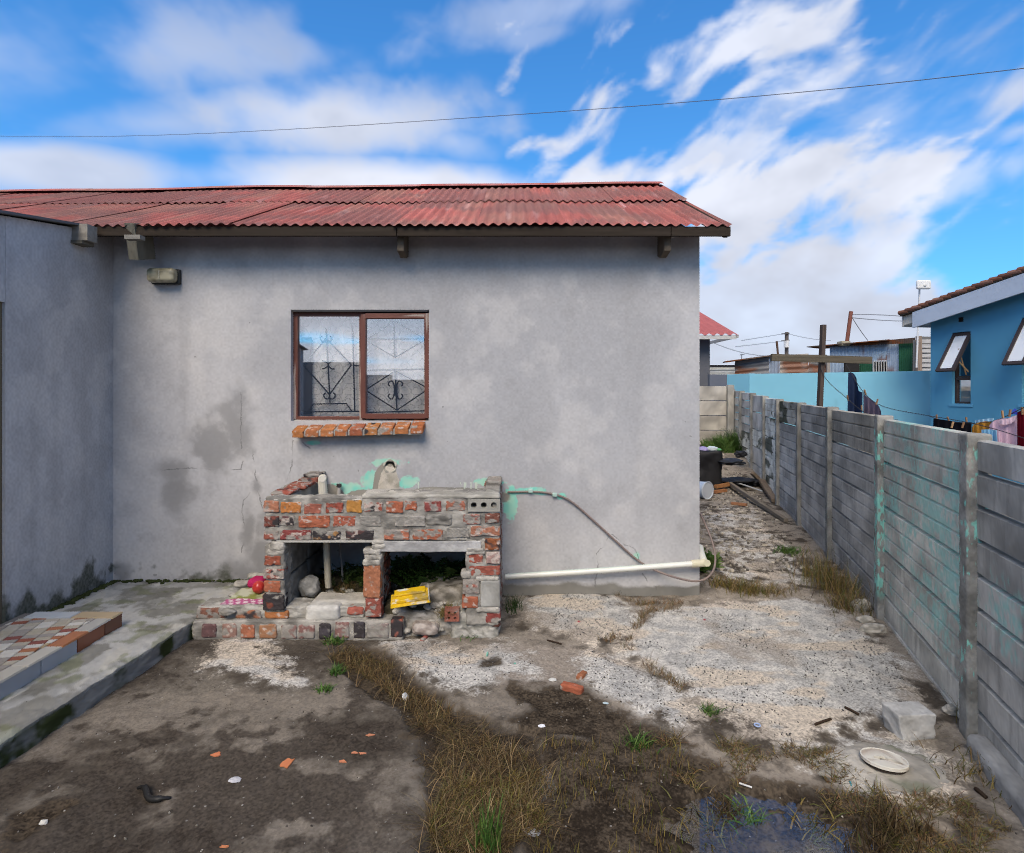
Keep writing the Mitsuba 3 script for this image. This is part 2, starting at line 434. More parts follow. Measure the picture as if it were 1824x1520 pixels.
def col_brick(base, smear=0.25, burn=0.0, pale=0.0, seed=0):
    def fn(v):
        n = fnoise(v, 35, seed, 3)
        c = (arr(base) * .82 + arr([0.17, 0.13, 0.115]) * .18) * (0.65 + 0.7 * n)[:, None]
        if burn:
            c = lerp(c, (0.050, 0.045, 0.048), np_smooth(0.62 - burn * 0.4, 0.70 - burn * 0.4, fnoise(v, 17, seed + 1, 3)))
        if pale:
            c = lerp(c, (0.48, 0.42, 0.38), np_smooth(0.68 - pale * 0.3, 0.74 - pale * 0.3, fnoise(v, 40, seed + 4, 3)) * 0.8)
        m = np_smooth(0.66 - smear * 0.4, 0.74 - smear * 0.4, fnoise(v, 24, seed + 2, 4))
        c = lerp(c, lerp(MORTAR_A, MORTAR_B, fnoise(v, 30, seed + 3)), m * 0.92)
        return c * (0.85 + 0.3 * fnoise(v, 120, seed + 5, 1))[:, None]
    return fn


# ------------------------------------------------------------------ the ground
def polyG(pts):
    return np.array([G(*p)[:2] for p in pts])


def sdf(x, y, poly):
    d, inside = np.full(x.shape, 1e9), np.zeros(x.shape, bool)
    for (ax, ay), (bx, by) in zip(poly, np.roll(poly, -1, 0)):
        ex, ey = bx - ax, by - ay
        t = np.clip(((x - ax) * ex + (y - ay) * ey) / (ex * ex + ey * ey), 0, 1)
        d = np.minimum(d, (x - ax - t * ex) ** 2 + (y - ay - t * ey) ** 2)
        inside ^= ((ay > y) != (by > y)) & (x < (bx - ax) * (y - ay) / (by - ay + 1e-12) + ax)
    return np.where(inside, 1, -1) * np.sqrt(d)


PALE = [polyG(p) for p in [
    [(950, 1062), (1000, 1046), (1090, 1062), (1140, 1095), (1130, 1125), (1060, 1150), (970, 1115), (940, 1088)],
    [(1150, 1092), (1250, 1082), (1330, 1075), (1420, 1066), (1500, 1090), (1545, 1135), (1600, 1180), (1630, 1240), (1600, 1270), (1540, 1285), (1490, 1305), (1380, 1325), (1300, 1290), (1240, 1240), (1180, 1195), (1105, 1160), (1120, 1140)],
    [(1050, 1160), (1090, 1170), (1170, 1205), (1230, 1245), (1260, 1285), (1200, 1290), (1130, 1260), (1065, 1235), (1040, 1200)],
    [(700, 1147), (760, 1141), (830, 1162), (890, 1152), (945, 1180), (950, 1195), (900, 1203), (860, 1221), (790, 1215), (740, 1190)],
    [(400, 1150), (470, 1145), (460, 1170), (530, 1212), (500, 1215), (450, 1195), (390, 1185)],
    [(1465, 1345), (1500, 1325), (1590, 1318), (1650, 1345), (1690, 1385), (1650, 1405), (1560, 1400), (1510, 1380)]]]
LANE = polyG([(1255, 910), (1330, 900), (1410, 980), (1430, 1040), (1300, 1035)])
CHANNEL = polyG([(572, 1165), (620, 1146), (690, 1158), (740, 1205), (830, 1265), (900, 1290), (960, 1300), (1000, 1400), (930, 1500), (930, 1560), (740, 1560), (760, 1420), (745, 1330), (690, 1260), (610, 1205)])
MUD = [polyG(p) for p in [[(880, 1228), (905, 1212), (960, 1222), (1000, 1208), (1045, 1222), (1090, 1250), (1180, 1300), (1240, 1330), (1120, 1345), (960, 1310), (900, 1285), (930, 1262)],
                          [(960, 1300), (1100, 1310), (1250, 1345), (1330, 1375), (1480, 1400), (1580, 1440), (1650, 1530), (1600, 1600), (900, 1600), (940, 1400)],
                          [(850, 1172), (895, 1168), (900, 1188), (860, 1192)], [(0, 1440), (120, 1430), (40, 1520), (0, 1540)]]]
PUDDLE = polyG([(1235, 1408), (1330, 1400), (1450, 1425), (1525, 1460), (1550, 1530), (1540, 1580), (1200, 1580), (1222, 1470)])
PUDDLE2 = polyG([(975, 1330), (1060, 1322), (1130, 1340), (1210, 1360), (1235, 1408), (1222, 1470), (1200, 1580), (960, 1580), (985, 1470), (1000, 1390)])


def lane_rise(x, y):
    return 0.42 * np_smooth(8.6, 12.6, y) * np_smooth(0.5, 2.0, x) * np_smooth(9, 7, x)


def ground_fields(x, y):
    p3 = np.stack([x, y, x * 0], -1)
    wob = 0.10 * (meshkit.fbm(p3 * 7, 3, seed=4) - 0.5)
    pale = np.max([sdf(x, y, q) + (.035 if k in (3, 4, 5) else 0) for k, q in enumerate(PALE)], axis=0) + wob
    chan = sdf(x, y, CHANNEL) + wob
    mud = np.max([sdf(x, y, q) for q in MUD], axis=0) + wob
    lane = sdf(x, y, LANE) + wob * 1.5
    pud = sdf(x, y, PUDDLE) + wob * 1.6 + 0.50 * (meshkit.fbm(p3 * 4.1 + 5, 5, seed=17) - 0.5)
    lump = meshkit.fbm(p3 * 3.3, 4, seed=9) - 0.5
    fine = meshkit.fbm(p3 * 26, 3, seed=12) - 0.5
    z = 0.030 * lump + 0.012 * fine
    z = z * (1 - 0.78 * np_smooth(-0.02, 0.04, pale)) + 0.007 * np_smooth(-0.05, 0.03, pale)
    z -= 0.030 * np_smooth(-0.01, 0.05, chan) + 0.015 * np_smooth(0.0, 0.1, mud)
    z -= 0.050 * np_smooth(-0.05, 0.10, pud) * (0.55 + 0.9 * (lump + 0.5))
    z += lane_rise(x, y)
    z += 0.03 * np_smooth(0.25, 0.0, np.abs(x - 1.62)) * np_smooth(4.4, 4.7, y)
    far = np_smooth(14, 30, np.hypot(x, y))
    pale = np.maximum(pale, np.minimum(lane - 0.02, 0.008 + 0.1 * (lump)))
    wet = np.maximum(np.maximum(chan, mud), pud)
    return z * (1 - far), pale, wet


def graded(fine0, fine1, step, lo, hi, grow=1.12):
    mid = list(np.arange(fine0, fine1, step))
    up, s = [mid[-1]], step
    while up[-1] < hi:
        s *= grow
        up.append(up[-1] + s)
    dn, s = [mid[0]], step
    while dn[-1] > lo:
        s *= grow
        dn.append(dn[-1] - s)
    return np.array(dn[::-1][:-1] + mid + up[1:])


gx, gy = graded(-2.75, 2.75, 0.0085, -600, 600), graded(1.95, 5.3, 0.0085, -600, 600)
GXm, GYm = np.meshgrid(gx, gy)
GZ, GP, GW = ground_fields(GXm, GYm)
nx, ny = len(gx), len(gy)
idx = np.arange(nx * ny).reshape(ny, nx)
quads = np.stack([idx[:-1, :-1], idx[:-1, 1:], idx[1:, 1:], idx[1:, :-1]], -1).reshape(-1, 4)
gv = np.stack([GXm.ravel(), GYm.ravel(), GZ.ravel()], 1)
guv = np.stack([np.clip(GP, -1, 1).ravel(), np.clip(GW, -1, 1).ravel()], 1)
# the soil has a body: a lower sheet 4 cm down
sub = idx[::4, ::4]
q2 = np.stack([sub[:-1, :-1], sub[:-1, 1:], sub[1:, 1:], sub[1:, :-1]], -1).reshape(-1, 4)
lowv = gv - [0, 0, 0.04]
used, inv = np.unique(q2, return_inverse=True)
scene['ground'] = mikit.ply((np.vstack([gv, lowv[used]]), np.vstack([quads, inv.reshape(-1, 4) + len(gv)])), 'ground_soil', smooth=True, uv=np.vstack([guv, guv[used]]))
labels['ground'] = {'kind': 'structure'}


def zg(x, y):
    return float(ground_fields(np.array([float(x)]), np.array([float(y)]))[0][0])


def onG(px, py, lift=0.0):
    p = G(px, py)
    for _ in range(3):
        z = zg(p[0], p[1])
        p = G(px, py, z)
    return p + [0, 0, lift]


# standing water: one level sheet, the soil rises out of it
struct('puddle', trimesh.Trimesh([[-.75, 1.0, -.040], [1.9, 1.0, -.040], [1.9, 2.95, -.040], [-.75, 2.95, -.040]], [[0, 1, 2], [0, 2, 3]]), 'water')

# ------------------------------------------------------------------ concrete platform along the house
plat = Polygon([(-3.12, 0.4), (-2.315, 0.4), (-2.152, 2.478), (-2.047, 3.758), (-2.04, 3.95), (-1.62, 4.02), (-1.62, 4.578), (-3.12, 4.578)])
tri = trimesh.creation.extrude_polygon(plat, 0.215, engine='earcut')
v, f = trimesh.remesh.subdivide_to_size(tri.vertices, tri.faces, 0.022, max_iter=14)
m = trimesh.Trimesh(v, f)
m.merge_vertices()
v = np.array(m.vertices) - [0, 0, 0.1]
edge_d = np.array(shapely.distance(shapely.points(v[:, :2]), plat.exterior))
top = v[:, 2] > 0.06
v[:, 2] -= np.where(v[:, 2] > 0.11, 0.022 * np.exp(-edge_d / 0.018), 0)
v += vnoise(v, 14, 5) * 0.022 * np.where(v[:, :1] < -3.0, 0.3, 1) + vnoise(v, 50, 8) * 0.006
m = trimesh.Trimesh(v, m.faces, process=False)


def col_platform(v):
    n = fnoise(v, 5, 31, 4)
    c = lerp((0.23, 0.23, 0.215), (0.42, 0.42, 0.405), np_smooth(0.3, 0.65, n))
    c = lerp(c, (0.44, 0.43, 0.39), np_smooth(0.58, 0.66, fnoise(v * [2.0, 0.8, 1], 6, 33, 4)) * 0.8)
    c = lerp(c, (0.13, 0.125, 0.105), np_smooth(0.52, 0.62, fnoise(v, 7, 37, 4)) * 0.65)
    c = lerp(c, (0.13, 0.15, 0.055), np_smooth(0.60, 0.68, fnoise(v, 11, 35, 5)) * 0.45)
    side = (v[:, 0] > -2.4 + 0.02) & (v[:, 2] < 0.098)
    moss = np_smooth(0.47, 0.60, fnoise(v * [1, 1, 0.6], 8, 41, 5))
    sc = lerp(lerp((0.17, 0.17, 0.155), (0.30, 0.295, 0.28), fnoise(v, 13, 45, 4)), (0.045, 0.055, 0.022), moss)
    c = np.where(side[:, None], sc, c)
    return c * (0.85 + 0.3 * fnoise(v, 70, 43, 2))[:, None]


struct('platform', m, 'masonry', col_platform, smooth=True)

# ------------------------------------------------------------------ the house
house = thing('house', 'single storey grey plastered house with rusty red corrugated roof and brown window', 'house')
XL, XR = -3.2, 1.457
ws = [P(518, 750, WY), P(764, 552, WY)]
wx0, wx1, wz0, wz1 = ws[0][0], ws[1][0], ws[0][2], ws[1][2]
hole = wpt(695, 831)
front = Polygon([(-7.2, -0.3), (XR, -0.3), (XR, 2.86), (-7.2, 2.86)], [
    [(wx0, wz0), (wx1, wz0), (wx1, wz1), (wx0, wz1)],
    [(hole[0] + 0.043 * math.cos(t), hole[1] + 0.043 * math.sin(t)) for t in np.linspace(0, 2 * math.pi, 20)[:-1]]])
wall = prism(front, WY, WY + 0.15)
gable = trimesh.creation.extrude_polygon(Polygon([(WY + 0.15, -0.3), (8.3, -0.3), (8.3, 2.86), (6.45, 3.66), (WY + 0.15, 2.86)]), 0.15, engine='earcut')
gv_ = np.array(gable.vertices)
gable = trimesh.Trimesh(np.stack([XR - 0.15 + gv_[:, 2], gv_[:, 0], gv_[:, 1]], 1), gable.faces, process=False)
put('wall', wall, 'plaster', house)
put('wall', gable, 'plaster', house)
put('wall', box(-7.2, XR - 0.15, 8.15, 8.3, -0.3, 2.86), 'plaster', house)

# roof: two courses of corrugated sheets with their own lap, tint and sag
EY, EZ = 4.27, 2.79
RX0, RX1 = -7.1, 1.60
PITCH = 0.0757


def roof_pt(X, t, lift=0.0):
    u = (X - RX0) / (RX1 - RX0)
    ry = 6.95 - 0.60 * u
    s = 0.405 + 0.070 * u + 0.002 * np.sin(X * 1.7)
    Y = EY + t * (ry - EY)
    Z = EZ + s * (Y - EY) + 0.004 * np.sin(X * 2.9 + t * 4) - 0.012 * np.sin(t * math.pi)
    return Y, Z + lift


def sheet(X0, X1, t0, t1, lift, seed, side=1):
    na, nt = int(round((X1 - X0) / PITCH * 8)) + 1, 14
    xs, ts = np.linspace(X0, X1, na), np.linspace(t0, t1, nt)
    Xg, Tg = np.meshgrid(xs, ts)
    Yg, Zg = roof_pt(Xg, Tg)
    r2 = np.random.default_rng(seed)
    wave = 0.0098 * np.cos(2 * math.pi * (Xg - RX0) / PITCH)
    Zg = Zg + wave + lift + r2.uniform(-0.0008, 0.0008) + 0.003 * (meshkit.fbm(np.stack([Xg * 3, Yg * 3, Xg * 0 + seed], -1), 2, seed=seed) - 0.5)
    Yg = Yg + r2.uniform(-0.012, 0.012)
    v = np.stack([Xg, Yg, Zg], -1).reshape(-1, 3)
    i = np.arange(na * nt).reshape(nt, na)
    f = np.stack([i[:-1, :-1], i[:-1, 1:], i[1:, 1:], i[1:, :-1]], -1).reshape(-1, 4)
    return trimesh.Trimesh(v, np.vstack([f[:, [0, 1, 2]], f[:, [0, 2, 3]]]), process=False)


def col_roof(seed, dark=0.0, X1=None):
    r2 = np.random.default_rng(seed + 900)
    base = arr((0.300, 0.094, 0.080)) * r2.uniform(0.88, 1.12)

    def fn(v):
        st = fnoise(v * [30, 2.2, 2.2], 1, seed, 4)
        c = lerp(base * 0.86, base * 1.12, np_smooth(0.3, 0.7, st))
        c = lerp(c, (0.24, 0.135, 0.105), np_smooth(0.45, 0.65, fnoise(v * [2.5, 1.5, 1], 1, 60 + seed % 3, 4)) * 0.6)
        c = lerp(c, (0.42, 0.28, 0.27), np_smooth(0.60, 0.72, fnoise(v * [14, 1.6, 1.6], 1, seed + 5, 4)) * 0.35)
        if dark:
            c = lerp(c, (0.15, 0.080, 0.072), np_smooth(0.50 - 0.2 * dark, 0.62 - 0.2 * dark, fnoise(v * [2.2, 3, 1], 1, seed + 7, 3)) * 0.65)
        if X1 is not None:                   # chalky lap edge
            c = lerp(c, (0.46, 0.25, 0.25), np_smooth(0.022, 0.008, np.abs(v[:, 0] - X1)) * 0.7)
        return c * (0.85 + 0.3 * fnoise(v, 60, seed + 9, 2))[:, None]
    return fn


cols = 14
W = PITCH * 8
edges = [RX1 - W * k for k in range(cols + 1)][::-1]
for k in range(cols):
    for row, (t0, t1) in enumerate([(0.0, 0.60), (0.535, 1.0)]):
        dark = {0: 0.25, 1: (1.2 if k in (3, 4, 5, 6, 12, 10) else 0.2)}[row]
        put('roof_sheet', sheet(edges[k] - PITCH * 0.6, edges[k + 1], t0, t1, 0.012 * row + 0.0024 * (k % 2), 100 + 2 * k + row), 'roofing', house, col_roof(100 + 2 * k + row, dark, edges[k + 1] if k % 3 == 0 else None), smooth=True)
# back slope, unseen from the yard but closing the roof
Xb = np.linspace(edges[0], RX1, 9)
Yr, Zr = roof_pt(Xb, 1.0)
bv = np.vstack([np.stack([Xb, Yr, Zr], 1), np.stack([Xb, Yr + 2.2, Zr - 1.0], 1)])
bf = [[i, i + 1, 10 + i] for i in range(8)] + [[i, 10 + i, 9 + i] for i in range(8)]
put('roof_back', trimesh.Trimesh(bv, bf, process=False), 'roofing', house, col_roof(77), smooth=False)
# ridge caps
nseg = 7
for k in range(nseg):
    xs = np.linspace(RX0 - 0.3 + (RX1 - RX0 + 0.3) * k / nseg - 0.03, RX0 - 0.3 + (RX1 - RX0 + 0.3) * (k + 1) / nseg, 16)
    prof = [(-0.15, -0.05), (-0.09, -0.020), (-0.03, 0.012), (0, 0.022), (0.03, 0.012), (0.15, -0.05)]
    v = []
    for x in xs:
        y, z = roof_pt(x, 1.0)
        v += [[x, y + a, z + 0.030 + b + 0.002 * (k % 2)] for a, b in prof]
    i = np.arange(len(v)).reshape(len(xs), len(prof))
    q = np.stack([i[:-1, :-1], i[1:, :-1], i[1:, 1:], i[:-1, 1:]], -1).reshape(-1, 4)
    put('ridge_cap', trimesh.Trimesh(arr(v), np.vstack([q[:, :3], q[:, [0, 2, 3]]]), process=False), 'roofing', house, col_roof(300 + k))
# fascia boards, rafter tails
fz0, fz1 = 2.715, 2.782
for xa, xb in ((-3.05, P(707, 0, 4.30)[0] - 0.004), (P(707, 0, 4.30)[0] + 0.004, P(1195, 0, 4.30)[0] - 0.003), (P(1195, 0, 4.30)[0] + 0.003, 1.592)):
    put('fascia_board', bar((xa, 4.305, (fz0 + fz1) / 2), (xb, 4.305, (fz0 + fz1) / 2), 0.028, fz1 - fz0), 'masonry', house, col_timber((0.040, 0.032, 0.026), 3))
put('verge_board', bar((1.572, 4.325, 2.752), (1.572, 6.40, 3.74), 0.03, 0.085), 'masonry', house, col_timber((0.045, 0.036, 0.030), 4, 1))
for px, Yt in ((1190, 4.37), (714, 4.37)):
    x = P(px, 0, Yt)[0]
    tail = prism(Polygon([(0, 0), (1, 0), (1, 1)]), 0, 1)
    pr = Polygon([(Yt, 2.625), (Yt, 2.78), (4.60, 2.93), (4.60, 2.635), (4.50, 2.60)])
    tm = trimesh.creation.extrude_polygon(pr, 0.048, engine='earcut')
    tv, tf = trimesh.remesh.subdivide_to_size(tm.vertices, tm.faces, 0.04)
    put('rafter_tail', trimesh.Trimesh(np.stack([x - 0.027 + tv[:, 2], tv[:, 0], tv[:, 1]], 1), tf), 'masonry', house, col_timber((0.12, 0.10, 0.08), 8, 2))
# the corner rafter, askew with a cap piece
a, b = P(262, 470, 4.50), P(240, 425, 4.20)
put('rafter_tail', bar(P(254, 462, 4.42), P(246, 398, 4.35), 0.085, 0.16, (0.2, 1, 0)), 'masonry', house, col_timber((0.13, 0.125, 0.105), 18, 2))
put('rafter_cap', bar(P(226, 424, 4.22), P(254, 424, 4.22), 0.06, 0.03), 'masonry', house, col_timber((0.20, 0.19, 0.17), 19))

# window: recessed frame, fixed left light, hinged right sash standing proud
win = f'{house}__window'
labels[win] = {'label': 'brown timber window with peeling paint, lace curtain and scrolled burglar bars'}


def wood(seed, ax):
    def fn(v):
        s = np.full(3, 45.0)
        s[ax] = 4
        n = fnoise(v * s, 1, seed, 3)
        c = lerp((0.085, 0.028, 0.019), (0.155, 0.052, 0.036), n)
        return lerp(c, (0.34, 0.29, 0.26), np_smooth(0.62, 0.70, fnoise(v * s * 0.35, 1, seed + 2, 4)) * 0.85)
    return fn


def wbar(name, x0, y0, x1, y1, Y0, Y1, seed):
    """Frame member covering pixels x0..x1, y0..y1 on the house front, from depth Y0 to Y1."""
    pa, pb = P(x0, y1, Y0), P(x1, y0, Y0)
    ax = 0 if abs(pb[0] - pa[0]) > abs(pb[2] - pa[2]) else 2
    m_ = box(pa[0], pb[0], Y0, Y1, pa[2], pb[2])
    v_, f_ = trimesh.remesh.subdivide_to_size(m_.vertices, m_.faces, 0.02, max_iter=14)
    m_ = trimesh.Trimesh(v_, f_)
    m_.merge_vertices()
    put(name, m_, 'painted', win, wood(seed, ax))


wbar('frame', 521, 556, 530, 747, 4.632, 4.70, 1)
wbar('frame', 530, 557, 640, 563, 4.632, 4.70, 2)
wbar('frame', 530, 742, 640, 749, 4.625, 4.70, 3)
wbar('frame', 640, 555, 651, 749, 4.630, 4.70, 4)
wbar('frame', 651, 555, 757, 559, 4.660, 4.70, 14)
wbar('frame', 757, 555, 762, 749, 4.660, 4.70, 15)
wbar('frame', 651, 745, 757, 749, 4.660, 4.70, 16)
wbar('sash', 643, 560, 651, 745, 4.598, 4.628, 5)
wbar('sash', 756, 558, 764, 745, 4.598, 4.655, 6)
wbar('sash', 651, 558, 756, 567, 4.598, 4.655, 7)
wbar('sash', 651, 737, 756, 746, 4.596, 4.655, 8)
pa, pb = P(519, 555.5, 4.59), P(762, 551.5, 4.59)
put('drip_strip', rough_box(pa[0], pb[0], 4.586, 4.66, pa[2], pb[2], 0.02, 0.001, 9, 0.004), 'masonry', win, (0.10, 0.10, 0.105), smooth=True)
pa, pb = P(530, 742, 4.66), P(640, 563, 4.66)


def pane(x0, x1, z0, z1, Y, tilt=0.0):
    return trimesh.Trimesh([[x0, Y, z0], [x1, Y + tilt * 0.3, z0], [x1, Y + tilt * 0.3, z1], [x0, Y, z1]], [[0, 1, 2], [0, 2, 3]])


put('pane', pane(pa[0], pb[0], pa[2], pb[2], 4.655, 0.0), 'window_glass', win)
pa2, pb2 = P(651, 737, 4.64), P(756, 567, 4.64)
v_ = pane(pa2[0], pb2[0], pa2[2], pb2[2], 4.625)
v_.vertices[:2, 1] -= 0.012
put('pane', v_, 'window_glass', win)
# putty ledge under the frame and the brick sill
put('putty', rough_box(wx0 + 0.01, wx1 - 0.01, 4.62, 4.68, wz0 - 0.028, wz0 + 0.006, 0.02, 0.003, 2, 0.006), 'masonry', house, col_concrete((0.25, 0.24, 0.22), (0.42, 0.40, 0.37), 20, 3), smooth=True)
sx = [518, 542, 568.5, 595, 620.5, 647, 673.5, 701, 729, 755]
sillc = [(0.40, 0.15, 0.045), (0.36, 0.13, 0.05), (0.42, 0.16, 0.055), (0.40, 0.14, 0.05), (0.34, 0.105, 0.05), (0.43, 0.18, 0.06), (0.40, 0.15, 0.06), (0.43, 0.16, 0.055), (0.38, 0.12, 0.04)]
for k in range(9):
    top_l = 768 - 0.9 * k
    a = P(sx[k] + 1.6, top_l + 12.5, 4.46)
    b = P(sx[k + 1] - 1.6, top_l, 4.46)
    m_ = rough_box(a[0], b[0], 4.46, 4.63, a[2], b[2], 0.012, 0.002, 40 + k, 0.006)
    m_.vertices[:, 2] += (m_.vertices[:, 1] - 4.46) * 0.30
    put('sill_brick', m_, 'masonry', house, col_brick(sillc[k], 0.05, 0.12 if k in (0, 5) else 0, 0.18, 40 + k), smooth=True)
a, b = P(520, 779, 4.47), P(753, 768, 4.47)
m_ = rough_box(a[0], b[0], 4.472, 4.64, a[2] + 0.003, b[2] - 0.002, 0.02, 0.003, 50, 0.005)
m_.vertices[:, 2] += (m_.vertices[:, 0] - a[0]) * 0.014 + (m_.vertices[:, 1] - 4.472) * 0.30
put('sill_mortar', m_, 'masonry', house, col_concrete((0.25, 0.25, 0.24), (0.36, 0.36, 0.34), 20, 51), smooth=True)

# burglar bars behind the glass, each bar a sub-part
BY = 4.715


def bb(pts, r=0.0060, n=6, curve=False):
    q = [P(x, y, BY) for x, y in pts]
    q = spline(q, 24) if curve else q
    put('burglar_bar', tube(q, r, n), 'iron', win)


def scroll(x, y, s, fx=1, fy=1):
    t = np.linspace(0, 1, 14)
    pts = [(x + fx * s * (math.sin(2.6 * math.pi * u * 0.5 + 0.0) * 1.0) * (1 - 0.25 * u), y - fy * s * (1.6 * u - 0.35 * math.sin(math.pi * u * 2.0))) for u in t]
    bb(pts)


for seg_ in [[(533, 734), (640, 733)], [(541, 651), (581, 603)], [(581, 603), (626, 650)], [(541, 651), (587, 703)], [(626, 650), (587, 703)],
             [(581, 585), (588, 718)], [(628, 575), (632, 733)], [(549, 734), (558, 720), (617, 719), (627, 733)], [(541, 650), (541, 640)], [(628, 651), (640, 652)],
             [(653, 660), (756, 658)], [(653, 735), (756, 732)], [(654, 693), (704, 661), (757, 689)], [(654, 697), (707, 731), (757, 697)], [(704, 661), (707, 731)],
             [(652, 607), (704, 637), (757, 606)], [(702, 574), (703, 637)], [(652, 605), (757, 604)], [(704, 572), (655, 604)], [(704, 572), (756, 604)]]:
    bb(seg_)
bb([(704, 686), (705, 705)], 0.010)
for cx_, cy_, s_ in ((587, 704, 8), (581, 603, 8)):
    for fx in (-1, 1):
        bb([(cx_, cy_ + 2), (cx_ + fx * 4, cy_ + 7), (cx_ + fx * 9, cy_ + 4), (cx_ + fx * 9.5, cy_ - 2), (cx_ + fx * 6.5, cy_ - 3.5)], 0.0058, 6, True)
for fx in (-1, 1):
    bb([(584 + fx * 10, 642), (584 + fx * 5, 645), (585, 649), (584 + fx * 5, 656), (585 + fx * 11, 657)], 0.0058, 6, True)
    for fy in (-1, 1):
        bb([(704.5 + fx * 1.5, 695), (704.5 + fx * 3, 695 + fy * 10), (704.5 + fx * 7, 695 + fy * 16), (704.5 + fx * 12, 695 + fy * 13), (704.5 + fx * 10, 695 + fy * 7)], 0.0058, 6, True)
# lace curtain in soft folds, dark drape at the left edge, a dim room behind
ca, cb = P(536, 752, 4.80), P(775, 548, 4.80)
xs, zs = np.linspace(ca[0], cb[0], 120), np.linspace(ca[2] - 0.1, cb[2] + 0.1, 40)
Xg, Zg_ = np.meshgrid(xs, zs)
Yg = 4.765 + 0.014 * np.sin(Xg * 42 + 1.2 * np.sin(Zg_ * 3)) + 0.010 * np.sin(Xg * 19 + Zg_ * 2)
i = np.arange(Xg.size).reshape(Xg.shape)
f_ = np.stack([i[:-1, :-1], i[:-1, 1:], i[1:, 1:], i[1:, :-1]], -1).reshape(-1, 4)
scene[numbered(f'{win}__curtain')] = mikit.ply((np.stack([Xg, Yg, Zg_], -1).reshape(-1, 3), f_), 'lace', smooth=True)
put('drape', rough_box(wx0 - 0.02, wx0 + 0.115, 4.725, 4.742, wz0 - 0.05, wz1 - 0.2, 0.03, 0.003, 4), 'masonry', win, (0.05, 0.05, 0.055), smooth=True)
put('room_wall', box(-3.0, 1.0, 6.6, 6.7, 0, 2.8), 'masonry', house, (0.3, 0.3, 0.28))

# old outlet in the wall over the stand: broken cement round a pipe end
rim = []
put('outlet_plug', trimesh.creation.cylinder(0.030, 0.05, sections=20, transform=trimesh.transformations.translation_matrix([hole[0] - 0.005, WY + 0.035, hole[1] - 0.012]) @ trimesh.transformations.rotation_matrix(math.pi / 2, [1, 0, 0])), 'masonry', house, col_concrete((0.25, 0.23, 0.19), (0.5, 0.46, 0.4), 60, 4))
v_ = []
ang = np.linspace(0, 2 * math.pi, 26)
rim = tube([(hole[0] + 0.047 * math.cos(t), WY - 0.001, hole[1] + 0.047 * math.sin(t)) for t in ang], 0.008 + 0.004 * np.sin(ang * 5), 6, False)
put('outlet_rim', rim, 'masonry', house, col_concrete((0.3, 0.29, 0.25), (0.5, 0.48, 0.42), 30, 5), smooth=True)
put('cement_collar', rock((hole[0] - 0.012, WY + .004, hole[1] - 0.20), (0.085, 0.016, 0.20), 61, 4, 0.16, 2.2), 'masonry', house, col_concrete((0.30, 0.28, 0.23), (0.50, 0.46, 0.40), 14, 62), smooth=True)

# lamp by the corner
lamp = thing('wall_lamp', 'dirty yellowed bulkhead lamp on the grey wall under the eave corner', 'lamp')
a, b = P(263, 503, 4.5), P(312, 478, 4.5)
put('base', rough_box(a[0] - 0.004, b[0] + 0.006, 4.545, 4.58, a[2] - 0.006, b[2] + 0.004, 0.02, 0.001, 1, 0.01), 'painted', lamp, (0.025, 0.025, 0.025), smooth=True)
lens = rough_box(a[0], b[0], 4.47, 4.55, a[2], b[2], 0.012, 0.001, 2, 0.028)
put('lens', lens, 'glossy', lamp, lambda v: lerp((0.20, 0.175, 0.11), (0.36, 0.33, 0.23), np_smooth(0.35, 0.65, fnoise(v, 18, 3))), smooth=True)
put('ridge', box((a[0] + b[0]) / 2 - 0.002, (a[0] + b[0]) / 2 + 0.002, 4.466, 4.49, a[2] + 0.02, b[2] - 0.02), 'glossy', lamp, (0.42, 0.40, 0.33))

# ------------------------------------------------------------------ side extension at the left
ext = thing('extension', 'grey plastered flat roofed extension at the left with moss at its foot', 'building')
WX = -3.10
prof = Polygon([(3.607, -0.1), (4.579, -0.1), (4.579, 2.80), (3.607, 2.658)])
em = trimesh.creation.extrude_polygon(prof, 0.2, engine='earcut')
ev = np.array(em.vertices)
put('wall', trimesh.Trimesh(np.stack([WX - ev[:, 2], ev[:, 0], ev[:, 1]], 1), em.faces[:, ::-1]), 'plaster', ext)
prof = Polygon([(0.55, -0.1), (2.72, -0.1), (2.72, 2.52), (0.55, 2.175)])
em = trimesh.creation.extrude_polygon(prof, 0.2, engine='earcut')
ev = np.array(em.vertices)
put('wall', trimesh.Trimesh(np.stack([WX - ev[:, 2], ev[:, 0], ev[:, 1]], 1), em.faces[:, ::-1]), 'plaster', ext)
put('lintel', trimesh.Trimesh(*(lambda e: (np.stack([WX - 0.001 - np.array(e.vertices)[:, 2], np.array(e.vertices)[:, 0], np.array(e.vertices)[:, 1]], 1), e.faces[:, ::-1]))(trimesh.creation.extrude_polygon(Polygon([(2.722, 2.13), (3.605, 2.13), (3.605, 2.657), (2.722, 2.521)]), 0.19, engine='earcut'))), 'plaster', ext)
put('door_frame', box(WX - 0.10, WX - 0.02, 3.567, 3.606, 0.11, 2.13), 'masonry', ext, (0.16, 0.13, 0.09))
put('door', box(WX - 0.10, WX - 0.06, 2.74, 3.565, 0.12, 2.12), 'painted', ext, (0.020, 0.014, 0.011))
put('roof_sheet', trimesh.Trimesh([[WX + 0.05, 0.5, 2.178], [WX + 0.05, 4.26, 2.770], [WX - 3, 4.26, 2.770], [WX - 3, 0.5, 2.178], [WX + 0.05, 0.5, 2.193], [WX + 0.05, 4.26, 2.785], [WX - 3, 4.26, 2.785], [WX - 3, 0.5, 2.193]],
                                  [[0, 1, 2], [0, 2, 3], [4, 6, 5], [4, 7, 6], [0, 5, 1], [0, 4, 5], [0, 3, 7], [0, 7, 4]]), 'painted', ext, (0.10, 0.10, 0.105))
